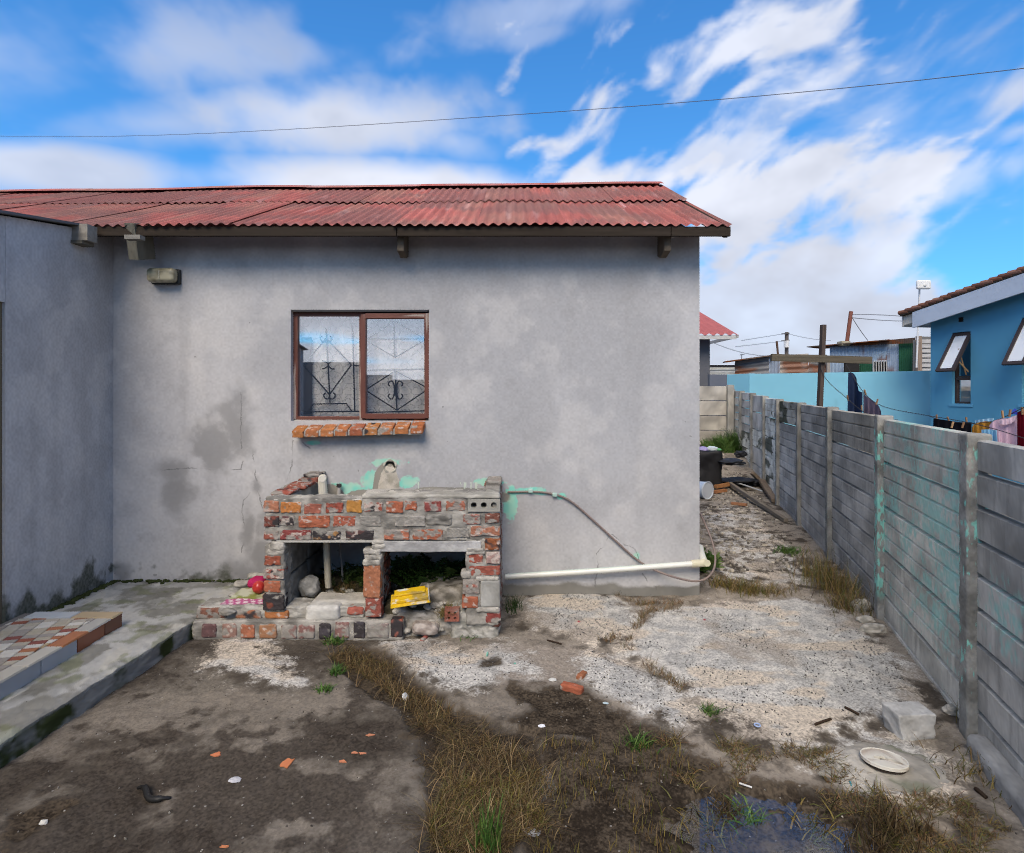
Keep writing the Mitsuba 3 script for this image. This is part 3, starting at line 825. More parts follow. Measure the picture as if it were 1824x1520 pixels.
put('beam_end', bar((WX + 0.11, 4.20, 2.705), (WX - 0.1, 4.20, 2.705), 0.10, 0.115), 'masonry', ext, col_timber((0.24, 0.225, 0.20), 5))
put('beam_end', bar((WX + 0.08, 4.20, 2.635), (WX - 0.1, 4.20, 2.635), 0.12, 0.022), 'masonry', ext, col_timber((0.13, 0.12, 0.10), 6))

# ------------------------------------------------------------------ tiled step
step = thing('tiled_step', 'low step tiled with brown, white and grey mosaic on the platform', 'step')
SX1, SY1, SZ0, SZ1 = -2.445, 3.695, 0.10, 0.196
put('core', box(-3.05, SX1 - 0.008, 1.6, SY1 - 0.008, SZ0, SZ1), 'masonry', step, (0.18, 0.17, 0.16))


def tile_mesh(x0, x1, y0, y1, z0, z1):
    m_ = trimesh.creation.box(extents=[x1 - x0, y1 - y0, z1 - z0])
    v_ = np.array(m_.vertices)
    v_[v_[:, 2] > 0, :2] *= 1 - 0.004 / np.array([x1 - x0, y1 - y0]) * 2
    return trimesh.Trimesh(v_ + [(x0 + x1) / 2, (y0 + y1) / 2, (z0 + z1) / 2], m_.faces)


TB, TG, TT, TW, TR = (0.26, 0.085, 0.045), (0.34, 0.36, 0.39), (0.40, 0.31, 0.19), (0.55, 0.53, 0.48), (0.34, 0.135, 0.06)
ys = [SY1, 3.54, 3.315, 3.06, 2.81, 2.56, 2.31, 2.06]
for k, c in enumerate([(0.14, 0.048, 0.028), (0.24, 0.075, 0.035), TG, (0.32, 0.34, 0.37), TG, TB, TG]):
    put('tile', box(SX1 - 0.008, SX1, ys[k + 1] + 0.003, ys[k] - 0.003 * (k > 0), SZ0 + 0.012, SZ1 - 0.004), 'glossy', step, col_plain(c, 0.3, 30, k))
put('tile', tile_mesh(-2.985, -2.70, SY1 - 0.10, SY1, SZ1, SZ1 + 0.009), 'glossy', step, col_plain((0.42, 0.45, 0.47), 0.15, 20, 1))
put('tile', tile_mesh(-2.695, SX1 + 0.008, SY1 - 0.10, SY1, SZ1, SZ1 + 0.009), 'glossy', step, col_plain(TT, 0.15, 20, 2))
yb = [SY1 - 0.105, 3.40, 3.20, 2.97, 2.74, 2.5, 2.25]
for k, c in enumerate([(0.37, 0.36, 0.33), TR, (0.42, 0.40, 0.35), (0.40, 0.38, 0.33), TR, TT]):
    put('tile', tile_mesh(SX1 - 0.085, SX1 + 0.008, yb[k + 1], yb[k] - 0.003, SZ1, SZ1 + 0.009), 'glossy', step, col_plain(c, 0.2, 20, 10 + k))
pal = [TB, TW, TT, (0.30, 0.27, 0.24), TR, (0.42, 0.38, 0.31), (0.22, 0.07, 0.05), (0.40, 0.36, 0.28)]
field = Polygon([(-3.0, 2.3), (SX1 - 0.09, 2.3), (SX1 - 0.09, SY1 - 0.108), (-3.0, SY1 - 0.108)])
ca_, sa_ = math.cos(math.radians(24)), math.sin(math.radians(24))
n_t = 0
for a_ in range(-16, 20):
    for b_ in range(-26, 26):
        cxy = [(-2.7 + (a_ + da) * 0.088 * ca_ - (b_ + db) * 0.052 * sa_ * 0.6, 3.1 + (a_ + da) * 0.088 * sa_ * 0.55 + (b_ + db) * 0.052 * ca_) for da, db in ((0.03, 0.05), (0.97, 0.05), (0.97, 0.95), (0.03, 0.95))]
        pg = Polygon(cxy).intersection(field)
        if pg.is_empty or pg.area < 4e-4 or pg.geom_type != 'Polygon' or n_t > 230:
            continue
        n_t += 1
        t_ = trimesh.creation.extrude_polygon(pg, 0.008, engine='earcut')
        t_.apply_translation([0, 0, SZ1])
        ci = int(rng.integers(8)) if (a_ + b_) % 2 else int(rng.choice([1, 3, 5, 7]))
        put('tile', t_, 'glossy', step, col_plain(pal[ci], 0.2, 20, n_t))

# ------------------------------------------------------------------ brick sink stand
stand = thing('sink_stand', 'unfinished outdoor sink stand of old red bricks and grey mortar against the house', 'sink stand')
FY = 3.78


def fx(px, Y=FY):
    return (px - CX) / FOC * Y


def fz(py, Y=FY):
    return EYE + (HOR - py) / FOC * Y


def core(px0, px1, py0, py1, Y0, Y1, seed, edge=0.022, amp=0.007, a=MORTAR_A, b=MORTAR_B, name='mortar'):
    m_ = rough_box(fx(px0), fx(px1), Y0, Y1, fz(py1), fz(py0), edge, amp, seed, 0.012)
    put(name, m_, 'masonry', stand, col_concrete(a, b, 12, seed), smooth=True)


core(471, 832, 886, 964, FY + 0.008, FY + 0.11, 1, 0.011, 0.009)
core(826, 890, 911, 964, FY + 0.008, FY + 0.11, 11, 0.011, 0.008)                      # front wall
core(640, 889, 882, 964, FY + 0.105, FY + 0.24, 2)                       # thick ledge at the right
core(471, 506, 972, 1092, FY + 0.008, FY + 0.13, 3, 0.012, 0.009)                     # left pier
core(649, 677, 976, 1090, FY + 0.012, FY + 0.12, 4)                     # middle pier
core(829, 889, 960, 1115, FY + 0.008, FY + 0.13, 5, 0.012, 0.009)                     # right pier
put('mortar', rough_box(fx(471), fx(471) + 0.115, FY + 0.10, 4.578, 0.60, fz(889), 0.025, 0.008, 6), 'masonry', stand, col_concrete(MORTAR_A, MORTAR_B, 12, 6), smooth=True)
put('mortar', rough_box(fx(889) - 0.11, fx(889), FY + 0.10, 4.578, -0.05, fz(884), 0.025, 0.009, 7), 'masonry', stand, col_concrete((0.13, 0.12, 0.105), (0.28, 0.265, 0.24), 12, 7), smooth=True)
put('slab', rough_box(fx(472), fx(850), FY + 0.06, 4.578, fz(966), fz(959), 0.05, 0.003, 8, 0.006), 'masonry', stand, col_concrete((0.22, 0.21, 0.2), (0.36, 0.35, 0.33), 12, 8), smooth=True)
# concrete blocks of the left inner side, middle pier bricks going back
for k, (ya, yb_) in enumerate(((3.91, 4.22), (4.23, 4.565))):
    for r_ in range(2):
        put('block', rough_box(fx(471) + 0.01, fx(506), ya, yb_, 0.16 + 0.22 * r_, 0.37 + 0.22 * r_, 0.03, 0.005, 20 + 2 * k + r_, 0.01), 'masonry', stand, col_concrete((0.14, 0.14, 0.135), (0.27, 0.27, 0.26), 10, 20 + k), smooth=True)
for r_ in range(5):
    put('brick', rough_box(fx(650), fx(677), 3.905, 4.12, 0.19 + 0.088 * r_, 0.265 + 0.088 * r_, 0.025, 0.005, 30 + r_, 0.01), 'masonry', stand, col_brick((0.20, 0.06, 0.04), 0.3, 0.2, 0, 30 + r_), smooth=True)
put('mortar', rough_box(fx(652), fx(675), 3.90, 4.11, 0.17, 0.66, 0.03, 0.006, 36), 'masonry', stand, col_concrete((0.12, 0.11, 0.1), (0.22, 0.21, 0.19), 12, 36), smooth=True)

OR, RD, MR, DK, YE, PK, GY = (0.37, 0.112, 0.058), (0.31, 0.075, 0.050), (0.165, 0.040, 0.040), (0.085, 0.035, 0.035), (0.50, 0.24, 0.055), (0.36, 0.24, 0.22), (0.27, 0.26, 0.24)
BR = [  # x0, x1, y0, y1, colour, smear, burn, pale
    (470, 496, 892.6, 913, (0.40, 0.17, 0.10), .30, 0, .2), (499.5, 536, 895, 913.5, (0.46, 0.18, 0.05), .22, 0, .35), (541.6, 572, 898, 915.5, (0.33, 0.11, 0.075), .15, .05, .3), (580, 611, 896, 914, RD, .45, .25, 0),
    (617, 643.6, 892, 913.5, YE, 0, .12, 0), (648, 681, 896, 912, RD, .1, .1, .75), (688, 717.5, 894, 913.7, OR, .1, 0, .05), (720.8, 742, 893, 909, OR, .5, 0, .1), (756, 786, 894, 912, (0.25, 0.06, 0.055), .3, 0, .3),
    (794.5, 828.7, 892.5, 910, (0.38, 0.14, 0.09), .4, 0, .3),
    (470, 496, 920, 938.4, (0.16, 0.045, 0.035), .1, .2, .1), (496, 523, 919.6, 937, (0.13, 0.06, 0.065), .4, .3, .5), (531, 587, 919.6, 940, OR, .12, 0, .15), (593, 632.4, 919.6, 938.5, (0.36, 0.10, 0.06), .15, 0, .2),
    (640, 678, 920, 938, GY, .8, 0, .1), (704, 757, 919, 937.5, (0.33, 0.32, 0.30), .7, 0, .2), (825, 856, 916, 934.5, (0.30, 0.11, 0.09), .5, 0, .3), (864, 889.5, 915, 931.5, (0.17, 0.062, 0.045), .1, 0, .15),
    (470, 495.5, 946, 961.7, (0.28, 0.085, 0.06), .35, .1, .2), (498.8, 554, 945, 961.9, (0.22, 0.045, 0.045), .3, .1, .4), (557, 606, 946.6, 961.9, (0.36, 0.19, 0.07), .4, .75, .1), (616, 665, 946, 961.9, (0.10, 0.050, 0.05), .2, .5, .1),
    (684, 729, 944, 961.9, (0.42, 0.15, 0.09), .5, 0, .3), (735, 788, 943, 962, OR, .3, 0, .1), (795, 835, 941.5, 958, GY, .75, 0, .2), (838.5, 890.8, 938, 955, (0.38, 0.16, 0.10), .3, 0, .4),
    (863.5, 890.8, 959.7, 979.5, (0.27, 0.085, 0.03), .2, .1, .35), (835, 859.5, 987, 1003.5, RD, .1, 0, .1), (866, 890.5, 984, 1004, PK, .25, 0, .7), (835.5, 890.6, 1008.5, 1026, (0.31, 0.085, 0.06), .15, 0, .1),
    (824, 853, 1032, 1058.7, (0.32, 0.10, 0.075), .85, 0, .3), (823, 851.5, 1063.6, 1083.5, OR, .1, 0, .1), (865, 891, 1091.6, 1111, (0.24, 0.05, 0.045), .35, .1, .1),
    (647, 677, 1007.7, 1065.5, (0.40, 0.16, 0.085), .15, 0, .15), (651, 679, 1067, 1100, (0.28, 0.075, 0.055), .25, 0, .15), (663, 673, 974, 983, OR, 0, 0, 0),
    (470.5, 499.5, 990.6, 1007.5, (0.30, 0.08, 0.045), .1, .1, .2), (469, 506, 1014.5, 1031.4, (0.30, 0.09, 0.07), .45, .1, .5), (470, 499, 1035.7, 1055.5, (0.40, 0.13, 0.07), .05, 0, .05), (468, 505.5, 1059.5, 1087.5, (0.16, 0.045, 0.03), .05, .75, 0)]
for k, (x0, x1, y0, y1, c, sm, bu, pa_) in enumerate(BR):
    pr = rng.uniform(-0.004, 0.006)
    m_ = rough_box(fx(x0), fx(x1), FY - pr + 0.001, FY + 0.07, fz(y1), fz(y0), 0.0080, 0.0052, 200 + k, 0.0045, 52)
    put('brick', m_, 'masonry', stand, col_brick(c, sm, bu, pa_, 200 + k), smooth=True)
# the cement brick with three holes
xa, xb, za, zb = fx(833), fx(890.5), fz(911.5), fz(889.5)
pg = Polygon([(xa, za), (xb, za), (xb, zb), (xa, zb)], [[(xa + (xb - xa) * q + 0.019 * math.cos(t), (za + zb) / 2 + 0.002 + 0.019 * math.sin(t)) for t in np.linspace(0, 2 * math.pi, 17)[:-1]] for q in (0.19, 0.50, 0.81)])
put('cement_brick', prism(pg, FY - 0.004, FY + 0.075), 'masonry', stand, col_concrete((0.27, 0.265, 0.24), (0.34, 0.33, 0.30), 14, 300))
put('cement_block', rough_box(fx(856), fx(890.8), FY - 0.003, FY + 0.1, fz(1081.5), fz(1034), 0.015, 0.003, 301, 0.008), 'masonry', stand, col_concrete((0.24, 0.24, 0.225), (0.40, 0.40, 0.385), 7, 301), smooth=True)
put('stone', rough_box(fx(757), fx(806), FY - 0.008, FY + 0.06, fz(937), fz(916), 0.013, 0.010, 302, 0.02, 40), 'masonry', stand, col_concrete((0.13, 0.125, 0.115), (0.26, 0.25, 0.23), 20, 302), smooth=True)
put('lintel', rough_box(fx(676), fx(857), FY - 0.002, FY + 0.14, fz(983.5), fz(964.5), 0.018, 0.004, 303, 0.006), 'masonry', stand, col_concrete((0.30, 0.30, 0.305), (0.46, 0.46, 0.46), 14, 303), smooth=True)
put('lintel', box(fx(492), fx(672), FY - 0.004, FY + 0.1, fz(966.2), fz(962.8)), 'masonry', stand, (0.44, 0.43, 0.40))
for k, (x0, x1, y0, y1, n_) in enumerate([(480, 508, 965, 981, 1), (472, 507, 980, 990, 1), (646, 682, 978, 1008, 3), (660, 690, 963, 978, 2), (818, 842, 1019, 1031, 1), (846, 890, 1028, 1034, 1), (828, 864, 978, 988, 2), (845, 892, 1082, 1091, 1)]):
    for q in range(n_):
        yy0, yy1 = y0 + (y1 - y0) * q / n_, y0 + (y1 - y0) * (q + 1) / n_
        put('mortar_lump', rough_box(fx(x0 + rng.uniform(0, 3)), fx(x1 - rng.uniform(0, 4)), FY - 0.006, FY + 0.09, fz(yy1 + 1), fz(yy0 - 1), 0.012, 0.008, 310 + 5 * k + q, 0.016, 36), 'masonry', stand, col_concrete((0.24, 0.23, 0.21), (0.46, 0.44, 0.40), 18, 310 + k + q), smooth=True)
put('mortar_cap', rough_box(fx(643), fx(890), FY + 0.004, FY + 0.235, fz(889), fz(882), 0.016, 0.006, 330, 0.012), 'masonry', stand, col_concrete((0.28, 0.27, 0.24), (0.42, 0.405, 0.365), 14, 330), smooth=True)
put('mortar_cap', rough_box(fx(486), fx(645), FY + 0.01, FY + 0.11, fz(894), fz(889.5), 0.016, 0.005, 331, 0.01), 'masonry', stand, col_concrete((0.34, 0.33, 0.30), (0.48, 0.46, 0.42), 14, 331), smooth=True)
# stepped bricks on the left side wall, at the back, and on the right side
for k, (x0, x1, Y0, Y1, z0, z1, c) in enumerate([(-1.60, -1.47, 3.90, 4.10, 0.895, 0.915, RD), (-1.60, -1.44, 4.12, 4.33, 0.895, 0.925, (0.25, 0.07, 0.045)), (-1.58, -1.43, 4.34, 4.565, 0.90, 0.94, (0.2, 0.06, 0.04)), (-1.56, -1.44, 4.40, 4.57, 0.94, 0.965, (0.3, 0.28, 0.25)),
                                                 (fx(890) - 0.105, fx(890) + 0.004, 4.33, 4.57, 0.90, 0.925, (0.3, 0.27, 0.24)), (fx(890) - 0.125, fx(890) - 0.03, 4.36, 4.50, 0.86, 0.90, RD)]):
    put('brick', rough_box(x0, x1, Y0, Y1, z0, z1, 0.016, 0.006, 340 + k, 0.012), 'masonry', stand, col_brick(c, .45, .1, .2, 340 + k), smooth=True)
for r_ in range(9):
    for q in range(3):
        y0_ = 3.80 + 0.26 * q + 0.12 * (r_ % 2)
        if y0_ + 0.2 < 4.56:
            put('brick', rough_box(fx(889) - 0.05, fx(889) + 0.008, y0_, y0_ + 0.21, 0.06 + 0.092 * r_, 0.132 + 0.092 * r_, 0.03, 0.005, 360 + 3 * r_ + q, 0.012), 'masonry', stand, col_brick((0.20, 0.07, 0.05), .55, .1, 0, 360 + 3 * r_ + q), smooth=True)
# plinth
core(346, 719, 1104, 1141, FY - 0.016, FY + 0.5, 9, 0.014, 0.009)
core(348, 648, 1084, 1106, FY + 0.03, FY + 0.20, 10, 0.014, 0.012, (0.24, 0.23, 0.21), (0.42, 0.41, 0.38))
PB = [(362, 388, 1110, 1134, (0.14, 0.075, 0.08), .15, 0, .1), (398, 424.5, 1109, 1135, (0.30, 0.18, 0.15), .2, 0, .3), (431, 456, 1110.5, 1134, (0.36, 0.13, 0.07), .15, 0, .1), (464, 495, 1110, 1135, (0.34, 0.17, 0.09), .15, 0, .1),
      (502.5, 531, 1111, 1136, (0.24, 0.14, 0.13), .6, 0, .2), (533, 562.5, 1111, 1136, (0.24, 0.12, 0.11), .5, .1, .3), (570, 590.5, 1108, 1136, (0.05, 0.05, 0.065), .2, .5, 0), (598, 623.5, 1106, 1135, (0.24, 0.13, 0.12), .4, .1, .3),
      (631, 651.5, 1106, 1135, (0.045, 0.047, 0.06), .15, .5, 0), (655, 694, 1108, 1135, (0.26, 0.21, 0.20), .6, 0, .3), (696.5, 718.5, 1103, 1134, (0.32, 0.10, 0.07), .15, .55, 0)]
for k, (x0, x1, y0, y1, c, sm, bu, pa_) in enumerate(PB):
    put('brick', rough_box(fx(x0), fx(x1), FY - 0.022 - rng.uniform(0, .006), FY + 0.06, fz(y1), fz(y0), 0.011, 0.004, 400 + k, 0.011, 34), 'masonry', stand, col_brick(c, sm, bu, pa_, 400 + k), smooth=True)
for k, (x0, x1, y0, y1, c, sm, bu, pa_) in enumerate([(346, 400, 1086, 1105, (0.22, 0.10, 0.07), .6, .2, .1), (416, 462.5, 1090, 1105, (0.36, 0.15, 0.08), .35, .2, .1), (468.5, 511, 1091, 1105, (0.44, 0.17, 0.06), .1, 0, .3), (617, 646, 1084, 1098, (0.38, 0.11, 0.08), .15, 0, .2)]):
    put('brick', rough_box(fx(x0), fx(x1), FY + 0.018, FY + 0.12, fz(y1), fz(y0), 0.012, 0.005, 420 + k, 0.012, 34), 'masonry', stand, col_brick(c, sm, bu, pa_, 420 + k), smooth=True)
put('white_block', rough_box(fx(543), fx(604), FY - 0.004, FY + 0.16, fz(1109), fz(1080), 0.018, 0.007, 430, 0.03, 16), 'masonry', stand, col_concrete((0.46, 0.455, 0.43), (0.62, 0.61, 0.58), 14, 430), smooth=True)
put('slab', rough_box(fx(545), fx(652), FY + 0.08, FY + 0.27, fz(1096), fz(1079), 0.025, 0.008, 431, 0.03, 12), 'masonry', stand, col_concrete((0.36, 0.35, 0.32), (0.50, 0.48, 0.44), 10, 431), smooth=True)
put('stone', rough_box(fx(340), fx(358.5), FY - 0.02, FY + 0.07, fz(1137), fz(1109), 0.012, 0.010, 432, 0.03, 30), 'masonry', stand, col_concrete((0.46, 0.42, 0.32), (0.66, 0.62, 0.52), 26, 432), smooth=True)
# rubble core at the right foot
put('rubble', rough_box(fx(800), fx(888), FY + 0.02, FY + 0.2, -0.03, fz(1086), 0.013, 0.020, 433, 0.03, 20), 'masonry', stand, col_concrete((0.20, 0.20, 0.18), (0.46, 0.45, 0.42), 34, 433), smooth=True)
put('rubble', rough_box(fx(700), fx(812), FY + 0.06, FY + 0.4, -0.03, fz(1096), 0.016, 0.024, 434, 0.03, 15), 'masonry', stand, col_concrete((0.16, 0.15, 0.13), (0.42, 0.40, 0.37), 26, 434), smooth=True)
put('rubble', rough_box(fx(735), fx(824), FY + 0.16, FY + 0.5, 0.0, fz(1066), 0.018, 0.02, 437, 0.03, 13), 'masonry', stand, col_concrete((0.13, 0.12, 0.10), (0.34, 0.32, 0.29), 22, 437), smooth=True)
put('stone', rough_box(fx(734), fx(781), FY - 0.02, FY + 0.10, fz(1132), fz(1112), 0.012, 0.010, 435, 0.03, 28), 'masonry', stand, col_concrete((0.26, 0.22, 0.20), (0.44, 0.40, 0.37), 26, 435), smooth=True)
xa, xb, za, zb = fx(792), fx(818), fz(1107), fz(1086)
pg = Polygon([(xa, za), (xb, za), (xb, zb), (xa, zb)], [[(xa + (xb - xa) * q + 0.009 * math.cos(t), za + (zb - za) * w + 0.009 * math.sin(t)) for t in np.linspace(0, 2 * math.pi, 11)[:-1]] for q, w in ((.3, .3), (.72, .28), (.3, .72), (.72, .7))])
put('air_brick', prism(pg, FY - 0.005, FY + 0.06), 'masonry', stand, col_brick((0.30, 0.10, 0.07), .2, 0, .1, 436))
for k in range(26):
    x_ = rng.uniform(705, 800)
    y_ = rng.uniform(1072, 1128)
    p_ = P(x_, y_, FY + 0.02 + 0.1 * (1 - (y_ - 1072) / 60))
    s_ = rng.uniform(0.010, 0.026)
    put('rubble_stone', rock(p_, [s_ * 1.2, s_, s_ * 0.8], 450 + k, 2), 'masonry', stand, col_concrete((0.26, 0.25, 0.23), (0.48, 0.46, 0.42), 30, 450 + k), smooth=True)
# earth floor inside the bays
for k, (x0, x1) in enumerate(((500, 655), (676, 835))):
    put('earth', rough_box(fx(x0), fx(x1), FY + 0.1, 4.575, -0.03, 0.165, 0.02, 0.03, 470 + k, 0.03, 9), 'masonry', stand, col_concrete((0.05, 0.045, 0.03), (0.13, 0.115, 0.08), 20, 470 + k), smooth=True)
put('rubble_stone', rock(P(551, 1045, 4.05), [0.07, 0.06, 0.075], 480, 3, 0.3), 'masonry', stand, col_concrete((0.20, 0.20, 0.19), (0.36, 0.355, 0.34), 24, 480), smooth=True)
for k in range(14):
    p_ = P(rng.uniform(560, 650), 1066, 4.02 + rng.uniform(-.1, .2))
    put('rubble_stone', rock([p_[0], p_[1], 0.17], rng.uniform(0.012, 0.028) * np.array([1.2, 1, .8]), 485 + k, 2), 'masonry', stand, col_concrete((0.22, 0.21, 0.19), (0.4, 0.39, 0.36), 30, 485 + k), smooth=True)

# pipes at the stand
CREAM = (0.52, 0.48, 0.38)
pipe = thing('waste_pipe', 'upright cream waste pipe with a capped top inside the brick stand', 'pipe')
PYd = 4.12
put('tube', tube([P(585, 1046, PYd + .02), P(581, 965, PYd), P(575, 875, PYd)], 0.023, 14), 'glossy', pipe, col_plain(CREAM, .25, 14, 1), smooth=True)
put('socket', tube([P(575.5, 880, PYd), P(574, 858, PYd)], 0.030, 14), 'glossy', pipe, col_plain((0.56, 0.53, 0.44), .2, 14, 2), smooth=30)if False else put('socket', tube([P(575.5, 880, PYd), P(574, 858, PYd)], 0.030, 14), 'glossy', pipe, col_plain((0.56, 0.53, 0.44), .2, 14, 2))
put('elbow', tube(spline([P(574, 862, PYd), P(573.5, 855, PYd), P(574, 852, PYd + .03), P(577, 852, PYd + .08)], 12), 0.027, 14), 'glossy', pipe, col_plain((0.56, 0.53, 0.44), .2, 14, 3), smooth=True)
put('cap', tube([P(574, 853, PYd - 0.028), P(574, 853, PYd - 0.010)], 0.024, 14), 'glossy', pipe, (0.58, 0.55, 0.47))
solo('supply_pipe', tube(spline([P(603, 895, 4.36), P(604, 960, 4.36), P(608, 1000, 4.34), P(610, 1036, 4.30)], 14), 0.008, 8), 'thin grey supply pipe hanging in the left bay of the stand', 'pipe', 'painted', (0.30, 0.28, 0.27), True)
tap = thing('tap_fitting', 'black and chrome pipe fitting on the wall inside the brick stand', 'fitting')
put('stem', tube([P(604, 862, 4.53), P(603, 895, 4.52)], 0.013, 10), 'painted', tap, lambda v: np.where((np.sin(v[:, 2:] * 120) > 0.2), arr([0.02, 0.02, 0.022]), arr([0.35, 0.33, 0.31])))
put('nut', tube([P(604, 862, 4.53), P(604, 868, 4.53)], 0.020, 6), 'painted', tap, (0.03, 0.03, 0.03))
solo('overflow_pipe', tube([P(608, 884.5, 4.50), P(646, 886, 4.50)], 0.011, 10), 'short white pipe lying level in the brick trough', 'pipe', 'glossy', (0.62, 0.64, 0.66), True)

drain = thing('drain_pipe', 'long white drain pipe along the foot of the house wall with an elbow', 'pipe')
put('tube', tube([P(900, 1027.5, 4.515), P(1080, 1016, 4.51), P(1240, 1004, 4.505)], 0.021, 14), 'glossy', drain, lambda v: lerp((0.70, 0.71, 0.66), (0.35, 0.55, 0.48), np_smooth(0.60, 0.70, fnoise(v * [1, 1, 2], 14, 5, 4)) * 0.8), smooth=True)
put('elbow', tube([P(1232, 1004.6, 4.505), P(1259, 1002.6, 4.50)], 0.029, 14), 'glossy', drain, col_plain((0.55, 0.52, 0.38), .2, 14, 5))
put('riser', tube([P(1254, 1000, 4.51), P(1250, 988, 4.60), P(1247, 975, 4.70)], 0.026, 14), 'glossy', drain, col_plain((0.56, 0.56, 0.50), .2, 14, 6), smooth=True)
put('branch', tube([P(1258.5, 1003.2, 4.51), P(1259.5, 1003.4, 4.465)], 0.026, 14), 'glossy', drain, col_plain((0.50, 0.47, 0.33), .2, 14, 7))

hose_pts = [(904, 876.5, 4.565), (945, 876, 4.565), (985, 880, 4.562), (1008, 888, 4.56), (1040, 912, 4.56), (1085, 953, 4.56), (1110, 976, 4.558), (1140, 1001, 4.55), (1165, 1015, 4.50), (1188, 1024, 4.46), (1220, 1033, 4.44), (1250, 1034, 4.44), (1268, 1021, 4.47), (1274, 1000, 4.53), (1270, 970, 4.62), (1258, 938, 4.72), (1248, 915, 4.85)]
hose = thing('garden_hose', 'pinkish brown hose running down the house wall and looping at the corner', 'hose')
put('tube', tube(spline([P(*p) for p in hose_pts], 110), 0.0080, 9), 'painted', hose, col_plain((0.20, 0.155, 0.14), .4, 12, 3), smooth=True)
for px_, py_ in ((945, 875), (988, 882)):
    put('clip', rough_box(*(lambda q: (q[0] - .018, q[0] + .018, 4.545, 4.58, q[2] - .013, q[2] + .017))(P(px_, py_, 4.56)), 0.008, .002, 3, .006), 'painted', hose, (0.36, 0.50, 0.45), smooth=True)

# things lying in and by the stand
tray = thing('yellow_tray', 'broken yellow plastic piece with stepped ribs lying in the right bay', 'plastic piece')


def yellow(v):
    return lerp(lerp((0.62, 0.40, 0.015), (0.62, 0.60, 0.52), np_smooth(0.58, 0.66, fnoise(v, 22, 5, 4))), (0.22, 0.17, 0.07), np_smooth(0.52, 0.66, fnoise(v, 13, 15, 4)) * .7)


def tilted(m_, o, yaw, pitch, roll=0):
    M = trimesh.transformations.euler_matrix(pitch, roll, yaw, 'sxyz')
    m_.apply_transform(M)
    m_.apply_translation(o)
    return m_


o_ = P(731, 1066, 3.80)
for nm, bx_ in (('base', (-.125, .125, -.075, .075, -.006, 0.0)), ('rib', (-.095, .115, -.045, .07, 0.0005, .022)), ('rib', (-.10, .10, .0, .068, .0225, .036)), ('wall', (.1155, .123, -.07, .072, 0.0005, .045))):
    put(nm, tilted(rough_box(*bx_, 0.02, 0.001, 3, 0.005), o_, 0.16, 0.22, -0.10), 'glossy', tray, yellow if nm != 'wall' else (0.5, 0.48, 0.42), smooth=True)

solo('pink_cloth', rough_box(fx(441, 4.1), fx(470, 4.1), 4.08, 4.20, 0.215, 0.278, 0.015, 0.012, 90, 0.03, 14), 'crumpled bright pink cloth behind the red ball by the brick stand', 'cloth', 'masonry', col_plain((0.38, 0.025, 0.10), .5, 12, 1), True)
solo('red_ball', rock(P(461, 1046, 4.0), [0.042, 0.042, 0.042], 91, 3, .05), 'small dented red ball resting on cloth left of the brick stand', 'ball', 'glossy', col_plain((0.42, 0.035, 0.028), .4, 18, 2), True)


def cloth_sheet(p00, p10, p11, p01, seed, amp=0.018, n=30):
    u, w = np.meshgrid(np.linspace(0, 1, n), np.linspace(0, 1, n))
    u, w = u[..., None], w[..., None]
    v = (1 - u) * (1 - w) * arr(p00) + u * (1 - w) * arr(p10) + u * w * arr(p11) + (1 - u) * w * arr(p01)
    v = v.reshape(-1, 3)
    v[:, 2] += amp * (fnoise(v, 11, seed, 3) - 0.3)
    v[:, :2] += 0.03 * vnoise(v, 8, seed + 4)[:, :2]
    i = np.arange(n * n).reshape(n, n)
    q = np.stack([i[:-1, :-1], i[:-1, 1:], i[1:, 1:], i[1:, :-1]], -1).reshape(-1, 4)
    return trimesh.Trimesh(v, np.vstack([q[:, :3], q[:, [0, 2, 3]]]), process=False)


solo('green_cloth', cloth_sheet(G(408, 1069, .2), G(472, 1068, .2), G(474, 1046, .22), G(430, 1048, .22), 92), 'pale green cloth spread on rubble left of the brick stand', 'cloth', 'masonry', lambda v: lerp((0.22, 0.24, 0.07), (0.46, 0.47, 0.36), np_smooth(0.4, 0.6, fnoise(v, 14, 5, 3))), True)
solo('pink_checked_cloth', cloth_sheet(G(392, 1079, .19), G(472, 1077, .19), G(472, 1067, .205), G(404, 1068, .205), 93, .014), 'pink and white checked cloth lying on the low plinth', 'cloth', 'masonry',
     lambda v: np.where((np.sin(v[:, :1] * 130 + v[:, 1:2] * 60) > .25) | (np.sin(v[:, 1:2] * 170 - v[:, :1] * 50) > .6), arr([0.40, 0.10, 0.22]), arr([0.58, 0.46, 0.50])), True)
for k, (px_, py_, s_) in enumerate([(420, 1082, .05), (470, 1028, .05), (455, 1026, .045), (404, 1090, .04), (432, 1040, .05), (380, 1083, .035), (444, 1083, .05), (418, 1060, .03)]):
    p_ = G(px_, py_, .17)
    lab = ('grey mortar lump between the checked cloth and the plinth edge', 'mortar lump behind the red ball, nearest the left brick pier', 'mortar lump just left of the one behind the red ball', 'mortar lump on the plinth left of the checked cloth', 'mortar lump touching the back of the green cloth', 'leftmost mortar lump on the low plinth', 'mortar lump against the front of the left brick pier', 'smallest mortar lump, beside the left end of the green cloth')[k]
    solo('rubble_lump', rock(p_, [s_ * 1.3, s_, s_ * .55], 94 + k, 2), lab, 'rubble', 'masonry', col_concrete((0.2, 0.19, 0.17), (0.4, 0.385, 0.35), 26, 94 + k), True, 'mortar lumps left of the brick stand')

